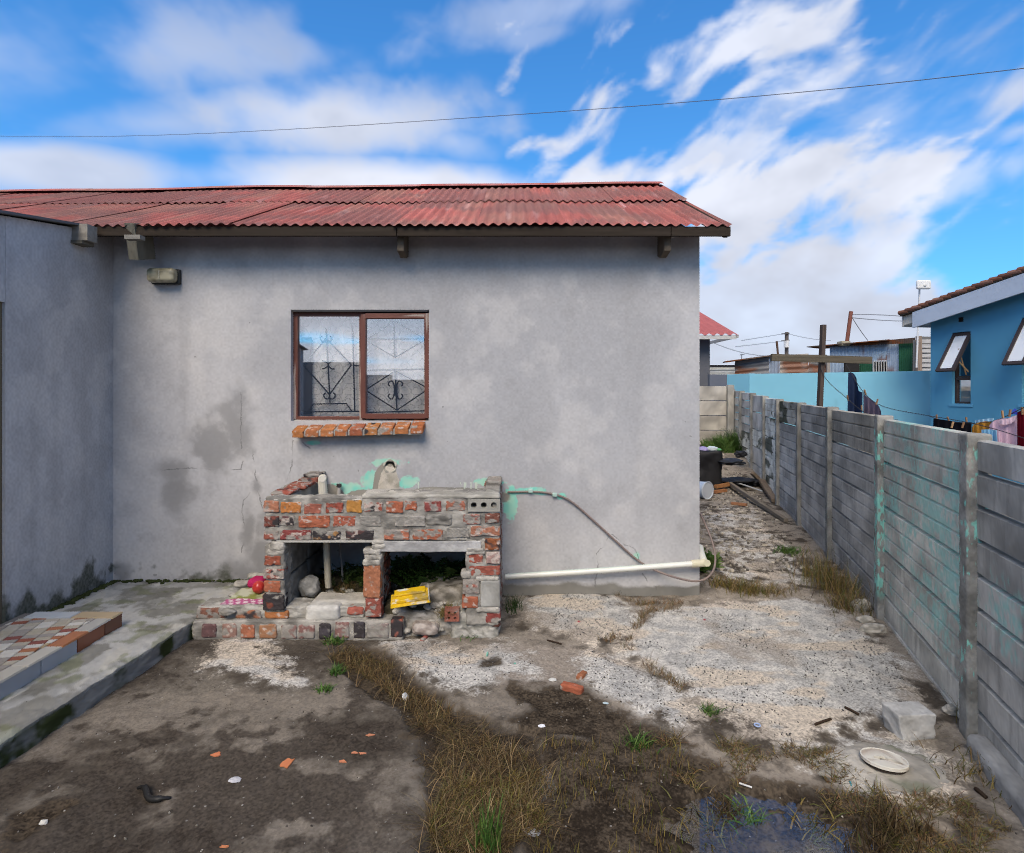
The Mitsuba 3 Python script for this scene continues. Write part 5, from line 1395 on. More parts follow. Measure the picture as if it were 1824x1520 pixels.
ea, eb = P(1225, 597, NY - .55), P(1317, 589, NY - .55)
rv, rf = [], []
nr = 72
xe = float(P(1316.5, 0, NY - .55)[0])
ze = float(P(0, 596, NY - .55)[2])
for s_ in np.linspace(0, 1, nr):
    x_ = 2.2 + (xe - 2.2) * s_
    rib = .022 if int(round(s_ * (nr - 1))) % 4 < 2 else -.022
    rv += [[x_, NY - .55, ze + rib], [x_ - 1.9, NY + 1.85, ze + 1.9 + rib]]
for k in range(nr - 1):
    rf += [[2 * k, 2 * k + 2, 2 * k + 3], [2 * k, 2 * k + 3, 2 * k + 1]]
put('roof', trimesh.Trimesh(rv, rf, process=False), 'roofing', nh, col_plain((0.34, 0.105, 0.11), .25, 5, 3))
put('fascia', box(3.0, P(1311, 0, NY - .5)[0], NY - .53, NY - .50, P(0, 604.5, NY - .5)[2], P(0, 597.5, NY - .5)[2]), 'painted', nh, (0.46, 0.45, 0.43))
put('fascia', box(P(1312, 0, NY - .5)[0], P(1315, 0, NY - .5)[0], NY - .54, NY + 2, P(0, 602, NY - .5)[2], P(0, 596.5, NY - .5)[2]), 'painted', nh, (0.40, 0.39, 0.37))

solo('leaning_pole', tube([P(1516, 555, 18.6), P(1508, 614, 18.6)], .06, 8), 'thin reddish brown pole standing on the blue shed', 'pole', 'masonry', col_timber((0.20, 0.085, 0.065), 4, 2), True)
up = thing('utility_pole', 'far wooden utility pole with white insulators above the rusty shed', 'pole')
put('mast', tube([P(1401.5, 592, 40), P(1401, 650, 40)], .13, 8), 'masonry', up, (0.13, 0.11, 0.10), True)
put('transformer', tube([P(1401, 607, 39.7), P(1401, 619, 39.7)], .17, 10), 'painted', up, (0.62, 0.63, 0.64))
for y_ in (594, 606.5):
    put('crossarm', bar(P(1392, y_ + 1, 39.8), P(1406, y_, 39.8), .08, .07), 'masonry', up, (0.10, 0.09, 0.085))
solo('short_pole', tube([P(1383.5, 608, 24), P(1387, 645, 24)], .045, 8), 'short dark pole leaning left of the utility pole', 'pole', 'masonry', (0.10, 0.065, 0.05), True)
an = thing('radio_antenna', 'white square panel antenna on a thin mast beside the blue house', 'antenna')
put('mast', tube([P(1638, 512, 15.5), P(1632.5, 655, 15.5)], .022, 8), 'painted', an, (0.60, 0.61, 0.62), True)
a_, b_ = P(1630, 516, 15.4), P(1655, 500, 15.4)
put('panel', rough_box(a_[0], b_[0], 15.30, 15.40, a_[2], b_[2], .04, .001, 2, .09), 'painted', an, (0.70, 0.71, 0.70), True)
put('knob', rock([(a_[0] + b_[0]) / 2, 15.29, (a_[2] + b_[2]) / 2 - .02], [.04, .02, .04], 3, 2, .05), 'painted', an, (0.60, 0.61, 0.6), True)
tv = thing('tv_antenna', 'tiny television antenna above the rusty shed roof', 'antenna')
put('mast', tube([P(1321, 640, 21), P(1321.5, 631, 21)], .012, 5), 'iron', tv)
put('rod', tube([P(1318, 632.5, 21), P(1326, 631.5, 21)], .012, 5), 'iron', tv)
# overhead cable across the sky and the thin wires in the distance
cable('overhead_cable', [(-40, 241.5, 12.1), (430, 235, 9.6), (912, 205, 7.6), (1400, 167, 6.2), (1864, 117, 5.0)], .0036, 'dark overhead cable crossing the sky above the red roof', 'cable', (0.09, 0.09, 0.10), n=60)
WIRES = ['sagging wire from the far grey house down to the rusty shed', 'upper wire leaving the utility pole to the left', 'upper wire leaving the utility pole to the right', 'lower wire leaving the utility pole to the left', 'upper wire from the leaning pole to the blue house', 'lower wire from the leaning pole to the blue house', 'stay wire slanting from the leaning pole to the shed roof']
for k, pts in enumerate([[(1264, 608, 24), (1300, 622, 24), (1330, 630, 24), (1372, 634, 24)], [(1402, 594, 40), (1370, 599, 34), (1320, 607, 30)], [(1402, 594, 40), (1430, 601, 40), (1480, 607, 40)], [(1402, 607, 40), (1370, 611, 34), (1310, 618, 30)], [(1516, 561, 18.6), (1560, 561, 19), (1615, 565, 20)], [(1516, 566, 18.6), (1560, 570, 19), (1615, 572, 20)], [(1518, 566, 18.6), (1532, 588, 18.4), (1546, 607, 18.2)]]):
    cable('distant_wire', pts, .010 if k in (0, 4, 5, 6) else .013, WIRES[k], 'wire', (0.06, 0.06, 0.065), 16, 'thin wires above the sheds')

# grey yard wall on the other side, mirrored in the panes
rw = thing('yard_wall', 'plain grey yard wall behind the viewer, mirrored in the window panes', 'wall')
for k in range(6):
    put('section', box(-9 + 3 * k, -6.01 + 3 * k, -5.6, -5.45, -0.1, 2.15 + 0.12 * (k % 2)), 'masonry', rw, (0.22, 0.22, 0.22))

# ------------------------------------------------------------------ plants
def blades(base, h, lean_dir, lean, w, colors, seed, curl=0.5):
    """Grass blades as tapered three-jointed ribbons, one mesh. base (n,3), h (n,), colours (n,3)."""
    r2 = np.random.default_rng(seed)
    n = len(base)
    a = r2.uniform(0, 2 * math.pi, n)
    side = np.stack([np.cos(a), np.sin(a), 0 * a], 1)
    L = np.stack([np.cos(lean_dir), np.sin(lean_dir), 0 * a], 1)
    vs, cs = [], []
    for t, ww in ((0, 1.0), (.4, .9), (.75, .6), (1, 0.08)):
        c_ = base + L * (lean * h * (t ** (1 + curl)))[:, None] + np.array([0, 0, 1.0]) * (h * (t - 0.25 * lean * t * t))[:, None]
        vs += [c_ - side * (w * ww)[:, None], c_ + side * (w * ww)[:, None]]
        cs += [colors] * 2
    V, Cc = np.stack(vs, 1), np.stack(cs, 1)
    q = np.array([[0, 1, 3], [0, 3, 2], [2, 3, 5], [2, 5, 4], [4, 5, 7], [4, 7, 6]])
    F = (np.arange(n)[:, None, None] * 8 + q[None]).reshape(-1, 3)
    return trimesh.Trimesh(V.reshape(-1, 3), F, process=False), Cc.reshape(-1, 3)


def scatter(poly, n, seed, keep=None):
    r2 = np.random.default_rng(seed)
    lo, hi = poly.min(0), poly.max(0)
    out = []
    while len(out) < n:
        p = r2.uniform(lo, hi, (n * 3, 2))
        s = sdf(p[:, 0], p[:, 1], poly)
        p = p[s > 0] if keep is None else p[(s > 0) & keep(p, s)]
        out += list(p)
    p = np.array(out[:n])
    z = ground_fields(p[:, 0], p[:, 1])[0]
    return np.column_stack([p, z])


DRY = arr([(0.11, 0.070, 0.030), (0.16, 0.105, 0.045), (0.075, 0.045, 0.022), (0.21, 0.15, 0.075), (0.10, 0.085, 0.030)])
OLV = arr([(0.11, 0.11, 0.025), (0.16, 0.125, 0.03), (0.075, 0.085, 0.022), (0.19, 0.135, 0.04)])
GRN = arr([(0.035, 0.085, 0.015), (0.05, 0.11, 0.02), (0.08, 0.13, 0.03)])


def grass(name, base, h0, h1, seed, pal_, label, kind='stuff', lean=(.1, .6), w=0.0016, cat_='grass', group=None):
    r2 = np.random.default_rng(seed)
    n = len(base)
    h = r2.uniform(h0, h1, n) * (0.55 + 0.9 * meshkit.fbm(base * 6, 2, seed=seed))
    cl = pal_[r2.integers(len(pal_), size=n)] * r2.uniform(.7, 1.25, (n, 1))
    m_, c_ = blades(base, h, r2.uniform(0, 2 * math.pi, n), r2.uniform(*lean, n), r2.uniform(.6, 1.3, n) * w, cl, seed)
    if kind == 'stuff':
        key = struct(name, m_, 'leaf', c_, False, 'stuff', label, cat_)
    else:
        key = thing(name, label, cat_, group)
        scene[key] = mikit.ply(m_, 'leaf', color=c_)
    return key


ragged = lambda p, s: s > 0.30 * (meshkit.fbm(np.column_stack([p * 5.5, p[:, 0] * 0]), 4, seed=19) - 0.28)
keep_c = lambda p, s: ragged(p, s) & (meshkit.fbm(np.column_stack([p * 5, p[:, 0] * 0]), 3, seed=5) > 0.47) & (s > .03 * (p[:, 1] > 3.0))
grass('dry_grass', scatter(CHANNEL, 3200, 1, keep_c), .02, .065, 1, DRY, 'dry brown grass filling the shallow channel in the yard', lean=(.2, 1.2))
low = polyG([(760, 1380), (960, 1360), (1000, 1400), (960, 1480), (930, 1545), (740, 1545)])
grass('dry_grass', scatter(low, 2600, 2, ragged), .015, .062, 2, np.vstack([OLV * .9, OLV * 1.1, DRY, DRY * .8]), 'olive and straw coloured grass at the near end of the channel', lean=(.3, 1.3))
grass('dead_stalks', np.vstack([scatter(CHANNEL, 130, 71), scatter(low, 90, 72)]), .05, .12, 73, arr([(0.30, 0.22, 0.11), (0.24, 0.16, 0.08)]), 'long pale dead stalks sticking out of the channel grass', lean=(.3, 1.4), w=.0013)
grass('thatch', np.vstack([scatter(CHANNEL, 2100, 74, ragged), scatter(low, 1500, 75, ragged)]), .03, .07, 76, np.vstack([DRY * .8, DRY * .6]), 'matted dead grass lying flat in the channel', lean=(2.0, 3.2), w=.0014)
mudw = polyG([(960, 1318), (1120, 1320), (1260, 1350), (1330, 1380), (1240, 1420), (1210, 1540), (950, 1540)])
grass('sparse_grass', scatter(mudw, 650, 3, lambda p, s: meshkit.fbm(np.column_stack([p * 6, p[:, 0] * 0]), 3, seed=6) > 0.5), .02, .07, 3, np.vstack([DRY, OLV]), 'sparse dead stalks standing in the dark mud')
ring = polyG([(1160, 1310), (1400, 1330), (1480, 1340), (1560, 1410), (1680, 1420), (1750, 1400), (1800, 1440), (1800, 1540), (1560, 1540), (1500, 1440), (1350, 1390), (1240, 1400), (1150, 1350)])
grass('sparse_grass', scatter(ring, 4200, 4, lambda p, s: meshkit.fbm(np.column_stack([p * 7, p[:, 0] * 0]), 3, seed=7) > 0.52), .010, .040, 4, np.vstack([DRY, DRY * .7, arr([(0.15, 0.07, 0.035)]), OLV]), 'low matted dry grass round the puddle', lean=(.9, 2.2))
# grass in the joints of the pale slab and along the walls
jn = []
for line in [[(1140, 1120), (1115, 1150), (1180, 1205), (1240, 1250), (1290, 1300)], [(925, 1045), (960, 1040), (1010, 1046), (1080, 1052), (1140, 1078), (1240, 1076)], [(1240, 1078), (1150, 1095), (1130, 1125)], [(1060, 1150), (1100, 1135)]]:
    q = np.array([G(*p) for p in line])
    for a_, b_ in zip(q[:-1], q[1:]):
        nn = int(np.linalg.norm(b_ - a_) * 520)
        t_ = rng.uniform(0, 1, (nn, 1))
        jn.append(a_ + (b_ - a_) * t_ + np.column_stack([rng.normal(0, .022, (nn, 2)), np.zeros(nn)]))
jn = np.vstack(jn)
jn = jn[meshkit.fbm(jn * 6, 3, seed=8) > .44]
jn[:, 2] = ground_fields(jn[:, 0], jn[:, 1])[0]
grass('joint_grass', jn, .02, .065, 5, np.vstack([DRY, arr([(0.22, 0.12, 0.055)])]), 'short brown dead grass in the joints of the pale concrete', lean=(.3, 1.2))


def tuft(name, px, py, n, r, h0, h1, pal_, label, seed, lean=(.2, .8), w=.0018, group=None, cat_='grass tuft', sq=1.0):
    c = onG(px, py)
    r2 = np.random.default_rng(seed)
    b = np.column_stack([c[0] + r2.normal(0, r, n), c[1] + r2.normal(0, r * sq, n), np.zeros(n)])
    b[:, 2] = ground_fields(b[:, 0], b[:, 1])[0]
    return grass(name, b, h0, h1, seed, pal_, label, 'stuff' if name == 'grass_strip' else 'thing', lean, w, 'grass' if name == 'grass_strip' else cat_, group)


tuft('green_tuft', 872, 1516, 70, .026, .08, .20, GRN, 'tall bright green grass tuft at the near edge of the photograph', 11, (.1, .5), .0032)
tuft('straw_tuft', 1480, 1050, 520, .085, .12, .26, np.vstack([DRY * 1.25, OLV]), 'tall straw coloured grass tuft at the foot of the fence', 12, (.1, .7), .002, sq=2.2)
tuft('straw_tuft', 1510, 1085, 260, .06, .06, .14, np.vstack([DRY, OLV]), 'short straw tuft in front of the tall one by the fence', 13, (.2, .9), .002)
tuft('grass_strip', 1345, 1056, 520, .15, .05, .12, np.vstack([DRY * 1.2, OLV]), 'wide dry grass strip across the mouth of the lane', 14, (.3, 1.0), .002, sq=.35)
tuft('straw_tuft', 1300, 1048, 260, .09, .06, .13, np.vstack([DRY * 1.2, OLV]), 'dry grass tuft near the house corner and the hose loop', 15, (.3, 1.0), .002, sq=.4)
tuft('straw_tuft', 1745, 1300, 90, .035, .10, .22, np.vstack([OLV, DRY]), 'thin dry stalks growing against the near fence post', 16, (.1, .5), .0022)
tuft('grass_strip', 1760, 1380, 200, .10, .03, .08, np.vstack([OLV, DRY]), 'low dry grass at the foot of the near fence bay', 17, (.4, 1.2), .002)
tuft('green_tuft', 1405, 985, 200, .06, .03, .09, GRN, 'green weeds at the foot of the fence half way down the lane', 18, (.5, 1.3), .004)
tuft('green_tuft', 840, 1132, 160, .035, .015, .05, GRN * 1.3, 'small green weed at the right foot of the brick stand', 19, (.5, 1.4), .004)
tuft('green_tuft', 598, 1146, 110, .025, .02, .06, GRN, 'small green weed below the brick plinth near the channel', 20, (.5, 1.4), .004)
tuft('green_tuft', 600, 1198, 90, .022, .015, .05, GRN, 'small green weed at the left edge of the channel', 21, (.5, 1.4), .004)
tuft('green_tuft', 578, 1230, 70, .018, .01, .04, GRN, 'tiny green weed left of the channel on bare soil', 22, (.5, 1.4), .004)
tuft('green_tuft', 1265, 1270, 70, .02, .01, .05, GRN, 'small green weed beside the joint of the pale slab', 23, (.5, 1.4), .003)
tuft('green_tuft', 1140, 1330, 90, .03, .02, .06, GRN, 'green sprout in the dark mud right of the channel', 24, (.4, 1.2), .003)
tuft('green_tuft', 1330, 1460, 60, .03, .03, .07, GRN * 1.2, 'green sprout standing in the puddle', 25, (.6, 1.4), .003)
tuft('dark_tuft', 1580, 1505, 260, .06, .05, .13, DRY * .45, 'dark wet grass tuft right of the puddle', 26, (.2, .9), .0022)
tuft('dark_tuft', 1293, 1452, 120, .022, .03, .08, DRY * .5, 'dark drowned grass tuft at the left side of the puddle', 27, (.3, 1.2), .002)
tuft('grass_strip', 1460, 1485, 90, .05, .01, .05, OLV * .8, 'flat olive weed lying in the puddle at its right', 28, (.9, 1.8), .003)
tuft('grass_strip', 1262, 1478, 110, .05, .01, .05, OLV * .8, 'flat olive weed in the puddle at its left edge', 29, (.9, 1.8), .003)
tuft('straw_tuft', 945, 1045, 260, .08, .05, .13, np.vstack([DRY, OLV * .7]), 'dry grass at the house wall right of the brick stand', 30, (.2, .8), .0018, sq=.4)
tuft('green_tuft', 915, 1085, 120, .03, .05, .12, GRN * .5, 'dark green grass against the right side of the brick stand', 31, (.2, .8), .002, sq=2)
tuft('dry_clump', 795, 1098, 200, .025, .05, .12, np.vstack([DRY * 1.1, OLV]), 'dry grass clump growing from the rubble in the right bay', 32, (.3, 1.2), .0016)
labels_end = 0
# the clump grows on top of the rubble, not on the ground
for key_, lift_ in ((next(k for k in labels if labels[k].get('label', '').startswith('dry grass clump')), None),):
    c = P(795, 1098, FY + .03)
    r2 = np.random.default_rng(32)
    b = np.column_stack([c[0] + r2.normal(0, .03, 200), c[1] + r2.normal(0, .02, 200), np.full(200, c[2])])
    m_, cc_ = blades(b, r2.uniform(.04, .11, 200), r2.uniform(0, 6.28, 200), r2.uniform(.4, 1.4, 200), r2.uniform(.001, .002, 200), np.vstack([DRY * 1.1, OLV])[r2.integers(9, size=200)], 32)
    scene[key_] = mikit.ply(m_, 'leaf', color=cc_)


def fern(c, n, r, h, seed, pal_=GRN * .55, hh=1.0):
    r2 = np.random.default_rng(seed)
    vs, fs, cs = [], [], []
    k0 = 0
    for _ in range(n):
        a = r2.uniform(0, 2 * math.pi)
        o = arr(c) + [r2.normal(0, r), r2.normal(0, r * .6), r2.uniform(0, .03)]
        L = r2.uniform(.5, 1) * h
        d = np.array([math.cos(a) * .6, math.sin(a) * .6, 1.0 * hh])
        d /= np.linalg.norm(d)
        cl = pal_[r2.integers(len(pal_))] * r2.uniform(.7, 1.3)
        for t in np.linspace(.25, 1, 7):
            p = o + d * L * t - np.array([0, 0, .35 * L * t * t])
            for s_ in (-1, 1):
                e = np.cross(d, [0, 0, 1.0])
                e = e / (np.linalg.norm(e) + 1e-9) * s_ * L * .28 * (1.15 - t) + r2.normal(0, .006, 3)
                q = d * L * .05
                vs += [p - q, p + q, p + e]
                fs.append([k0, k0 + 1, k0 + 2])
                cs += [cl] * 3
                k0 += 3
    return trimesh.Trimesh(vs, fs, process=False), arr(cs)


for nm, c, n, r, h, sd, lab in [('fern', (-.62, 4.28, .16), 150, .13, .33, 1, 'dark green fern filling the back of the right bay'), ('fern', (-1.15, 4.40, .15), 60, .14, .22, 2, 'low dark green fern at the back of the left bay')]:
    m_, c_ = fern(c, n, r, h, sd)
    key = thing(nm, lab, 'fern')
    scene[key] = mikit.ply(m_, 'leaf', color=c_)
r2 = np.random.default_rng(55)
nb = 420
b = np.column_stack([r2.uniform(fx(520), fx(640), nb), r2.uniform(3.98, 4.3, nb), np.full(nb, .165)])
m_, c_ = blades(b, r2.uniform(.02, .08, nb), r2.uniform(0, 6.28, nb), r2.uniform(.3, 1.3, nb), r2.uniform(.001, .002, nb), np.vstack([OLV * .7, DRY])[r2.integers(9, size=nb)], 55)
struct('bay_grass', m_, 'leaf', c_, False, 'stuff', 'short olive grass on the earth inside the left bay', 'grass')
# green growth at the far end of the lane
r2 = np.random.default_rng(66)
nb = 1500
b = np.column_stack([r2.uniform(3.95, 4.6, nb), r2.uniform(11.5, 12.25, nb), np.zeros(nb)])
b[:, 2] = ground_fields(b[:, 0], b[:, 1])[0]
m_, c_ = blades(b, r2.uniform(.1, .42, nb) * (b[:, 0] - 3.4), r2.uniform(0, 6.28, nb), r2.uniform(.2, .9, nb), r2.uniform(.004, .008, nb), GRN[r2.integers(3, size=nb)] * r2.uniform(.7, 1.3, (nb, 1)), 66)
struct('far_grass', m_, 'leaf', c_, False, 'stuff', 'tall green grass at the foot of the end fence', 'grass')
m_, c_ = fern((1.60, 5.05, .0), 60, .07, .34, 7, GRN * .7, 1.6)
key = thing('leafy_weed', 'dark leafy weed growing by the house corner in the lane', 'weed')
scene[key] = mikit.ply(m_, 'leaf', color=c_)
# moss along the foot of the walls
mv = []
r2 = np.random.default_rng(77)
for _ in range(300):
    if r2.random() < .5:
        x_ = r2.uniform(-3.08, -1.75)
        c = (x_, 4.565 - abs(r2.normal(0, .02)), .118)
    else:
        y_ = r2.uniform(3.72, 4.55)
        c = (-3.09 + abs(r2.normal(0, .022)), y_, .118)
    s_ = r2.uniform(.004, .012)
    mv.append(rock(c, [s_ * 1.5, s_ * 1.5, s_], int(r2.integers(999)), 1))
struct('moss', cat(mv), 'masonry', lambda v: lerp((0.020, 0.024, 0.012), (0.06, 0.075, 0.028), fnoise(v, 30, 3)), True, 'stuff', 'dark green moss along the foot of the house and extension walls', 'moss')

# ------------------------------------------------------------------ things on the ground
blk = P(1636, 1300, 2.72)
m_ = rough_box(-.092, .092, -.06, .06, -.03, .092, .011, .004, 800, .005)
v_ = np.array(m_.vertices)
low_ = np.clip((.10 - v_[:, 2]) / .13, 0, 1)
v_[:, 0] *= 1 - .16 * low_ * (0.6 + .8 * fnoise(v_, 9, 801))
v_[:, 1] -= .02 * low_ * (fnoise(v_, 14, 802) - .3)
v_ += vnoise(v_, 16, 803) * .03 * low_[:, None]
c_ = onG(1634, 1318)
solo('concrete_block', framed(trimesh.Trimesh(v_, m_.faces, process=False), (c_[0], c_[1] + .06, c_[2] + .02), (1, .04)), 'broken pale concrete block with a flat top near the drain cover', 'concrete block', 'masonry', col_concrete((0.34, 0.34, 0.33), (0.50, 0.50, 0.49), 10, 800), True)
for k, (px_, py_, s_, lab) in enumerate([(1532, 1086, (.075, .05, .055), 'largest rough grey rock at the foot of the fence'), (1541, 1107, (.06, .035, .025), 'flat stone between two rocks by the fence'), (1554, 1125, (.085, .035, .04), 'long pale rock nearest the drain side at the fence foot'), (1694, 1270, (.035, .03, .03), 'small yellowish rock beside the near fence panels')]):
    c_ = onG(px_, py_)
    solo('rock', rock(c_ + [0, 0, s_[2] * .4], s_, 810 + k, 3, .4, 1.8), lab, 'rock', 'masonry', col_concrete((0.26, 0.25, 0.22), (0.50, 0.47, 0.42), 28, 810 + k), True)
# white drain cover, broken in the middle
dc = onG(1575, 1367)
pad = rock(dc + [.0, .0, -.022], (.30, .20, .038), 799, 5, .10, 2.2)
pad.vertices += vnoise(pad.vertices, 30, 798) * .012
struct('drain_pad', pad, 'masonry', lambda v: lerp(col_concrete((0.27, 0.255, 0.225), (0.43, 0.41, 0.37), 9, 797)(v), (0.13, 0.15, 0.10), np_smooth(.52, .64, fnoise(v, 7, 796, 4) + .25 * (v[:, 0] - dc[0])) * .6), smooth=True)
dc = dc + [0, 0, .014]
ro, n_ = .088, 40
th = np.linspace(0, 2 * math.pi, n_ + 1)[:-1]
holepts = [(-.044, .004), (-.03, .016), (-.012, .012), (-.004, .022), (.014, .016), (.018, .004), (.036, -.006), (.052, -.034), (.046, -.048), (.022, -.036), (.012, -.018), (-.006, -.010), (-.026, -.014)]
cover = trimesh.creation.extrude_polygon(Polygon([(ro * math.cos(t), ro * math.sin(t)) for t in th], [holepts]), .012, engine='earcut')
TILT = trimesh.transformations.euler_matrix(math.radians(-6), math.radians(3), 0)
cover.apply_transform(TILT)
cover.apply_translation(dc + [0, 0, .012])
dk = thing('drain_cover', 'round white drain cover with a broken hole, set in pale concrete', 'drain cover')
put('disc', cover, 'painted', dk, lambda v: lerp((0.58, 0.56, 0.50), (0.30, 0.23, 0.17), np_smooth(.50, .64, fnoise(v, 30, 3, 4)) * .7))
put('rim', tube([dc + [0, 0, .012] + TILT[:3, :3] @ arr([ro * .97 * math.cos(t), ro * .97 * math.sin(t), .0115]) for t in np.linspace(0, 2 * math.pi, 41)], .003, 6, False), 'painted', dk, (0.60, 0.585, 0.53), True)
put('pit', trimesh.creation.cylinder(.08, .006, sections=20, transform=trimesh.transformations.translation_matrix(dc + [0, 0, .002]) @ TILT), 'masonry', dk, (0.05, 0.04, 0.035))
for k, (px_, py_, a_, s_, c0, lab) in enumerate([(1019, 1229, -.5, (.062, .025, .022), (0.36, 0.10, 0.05), 'half red brick lying on dark mud in the yard'), (1036, 1206, .9, (.038, .018, .018), (0.30, 0.11, 0.05), 'small rusty brick piece behind the half brick'), (755, 1139, 1.2, (.03, .014, .012), (0.36, 0.09, 0.07), 'red brick chip lying below the brick plinth')]):
    c_ = onG(px_, py_)
    m_ = framed(rough_box(-s_[0], s_[0], -s_[1], s_[1], -s_[2] * .6, s_[2] * 1.3, .009, .004, 830 + k, .01, 40), c_, (math.cos(a_), math.sin(a_)))
    solo('brick_piece', m_, lab, 'brick', 'masonry', col_brick(c0, .1, .25 if k == 0 else 0, .1, 830 + k), True)
LIT = [(510, 1361, .040, (0.52, 0.19, 0.09), 'largest flat orange brick flake on the bare soil', 'brick flake'), (385, 1345, .018, (0.50, 0.18, 0.09), 'orange brick flake on the dark soil at the left', 'brick flake'), (660, 1311, .016, (0.50, 0.22, 0.13), 'pale orange flake on sand left of the channel', 'brick flake'),
       (631, 1342, .016, (0.52, 0.22, 0.13), 'left of the twin orange flakes left of the channel', 'brick flake'), (645, 1342, .017, (0.52, 0.22, 0.13), 'right of the twin orange flakes left of the channel', 'brick flake'), (611, 1358, .014, (0.5, 0.2, 0.11), 'orange flake just below the twin flakes', 'brick flake'), (398, 1511, .014, (0.5, 0.2, 0.1), 'orange flake at the near edge of the yard', 'brick flake'),
       (418, 1391, .024, (0.45, 0.45, 0.48), 'crumpled silver wrapper on the dark soil', 'wrapper'), (78, 1467, .014, (0.55, 0.54, 0.50), 'white stone chip at the lower left', 'stone chip'), (722, 1246, .020, (0.62, 0.64, 0.64), 'white plastic lid in the channel grass', 'lid'),
       (946, 1484, .030, (0.40, 0.42, 0.45), 'torn clear plastic scrap in the dark mud', 'plastic scrap'), (965, 1328, .016, (0.66, 0.67, 0.70), 'white shell shaped scrap on the tall stalks', 'plastic scrap'), (1328, 1402, .022, (0.62, 0.62, 0.6), 'white plastic stick above the puddle', 'plastic stick'),
       (1347, 1418, .014, (0.66, 0.66, 0.64), 'white bottle cap at the top of the puddle', 'bottle cap'), (1365, 1400, .014, (0.6, 0.6, 0.58), 'white plastic chip above the puddle', 'plastic chip'), (1515, 1401, .011, (0.02, 0.20, 0.27), 'teal bottle cap left of the drain cover', 'bottle cap'),
       (1349, 1294, .013, (0.30, 0.40, 0.62), 'pale blue bottle ring on the pale slab', 'bottle ring'), (868, 1168, .014, (0.16, 0.42, 0.33), 'green bottle cap on pale concrete in front of the stand', 'bottle cap'), (917, 1183, .008, (0.16, 0.45, 0.36), 'tiny green chip right of the green cap', 'plastic chip'),
       (1031, 1108, .010, (0.32, 0.02, 0.03), 'tiny red scrap on the concrete below the house wall', 'plastic scrap'), (1255, 1105, .010, (0.34, 0.02, 0.03), 'tiny red scrap on the pale slab at the right', 'plastic scrap'), (985, 1212, .022, (0.55, 0.55, 0.52), 'cluster of white chips left of the half brick', 'plastic chip'),
       (1079, 1254, .014, (0.42, 0.52, 0.55), 'pale blue shard on mud right of the half brick', 'plastic shard'), (1302, 862, .05, (0.55, 0.55, 0.53), 'white plastic tub lid on litter far down the lane', 'lid')]
for k, (px_, py_, s_, c0, lab, ct) in enumerate(LIT):
    c_ = onG(px_, py_)
    if ct == 'plastic stick':
        m_ = tube([c_ + [-s_, .012, .008], c_ + [s_, -.012, .006]], .0035, 6)
    elif ct in ('bottle cap', 'lid'):
        m_ = trimesh.creation.cylinder(s_, s_ * .5, sections=16)
        v_ = np.array(m_.vertices)
        m_ = trimesh.Trimesh(v_ @ trimesh.transformations.euler_matrix(.25, .1 * k, 0)[:3, :3].T + c_ + [0, 0, .008 if px_ != 722 else .014], m_.faces)
    elif ct == 'bottle ring':
        m_ = tube([c_ + [s_ * math.cos(t), s_ * math.sin(t), .006] for t in np.linspace(0, 2 * math.pi, 17)], .0035, 6, False)
    elif ct == 'brick flake':
        q_ = np.random.default_rng(880 + k)
        aa = np.sort(q_.uniform(0, 2 * math.pi, 9))
        rr = s_ * q_.uniform(.45, 1.15, 9)
        m_ = trimesh.creation.extrude_polygon(Polygon(np.column_stack([rr * np.cos(aa) * 1.2, rr * np.sin(aa) * .8])).buffer(.0005), .004, engine='earcut')
        m_.apply_translation(c_ + [0, 0, .001])
    else:
        m_ = rock(c_ + [0, 0, .004 if px_ != 965 else .09], [s_, s_ * .75, s_ * (.22 if ct != 'stone chip' else .6)], 850 + k, 2, .55, 1.4)
    solo('plastic_litter' if ct in ('bottle cap', 'lid', 'bottle ring') else ct.replace(' ', '_'), m_, lab, ct, 'painted' if ct not in ('brick flake', 'stone chip') else 'masonry', col_plain(c0, .3, 60, k), False)
c_ = onG(265, 1425)
solo('rubber_strip', tube(spline([c_ + [-.075, .05, .012], c_ + [-.03, .03, .022], c_ + [.01, -.01, .012], c_ + [.06, -.015, .016], c_ + [.085, .0, .006]], 16), [.006] * 3 + [.012] * 10 + [.007] * 3, 8), 'twisted black rubber strip on the dark soil at the left', 'rubber strip', 'painted', (0.010, 0.010, 0.010), True)
for k, (x0, y0, x1, y1, r_, lab) in enumerate([(1452, 1293, 1480, 1283, .006, 'dark stick on the pale slab above the drain cover'), (1738, 1408, 1757, 1424, .008, 'short black stick on soil near the fence foot'), (1505, 1262, 1530, 1275, .006, 'thin brown twig on the pale slab near the fence'), (975, 1142, 1000, 1149, .005, 'small dark twig on the washed sand')]):
    solo('stick', tube([onG(x0, y0, .006), onG((x0 + x1) / 2, (y0 + y1) / 2 + 1, .010), onG(x1, y1, .006)], r_, 6), lab, 'stick', 'masonry', (0.045, 0.032, 0.024), True)

# pebbles: loose grit everywhere, one mesh
r2 = np.random.default_rng(99)
ico = trimesh.creation.icosphere(subdivisions=1)
iv, if_ = np.array(ico.vertices), np.array(ico.faces)


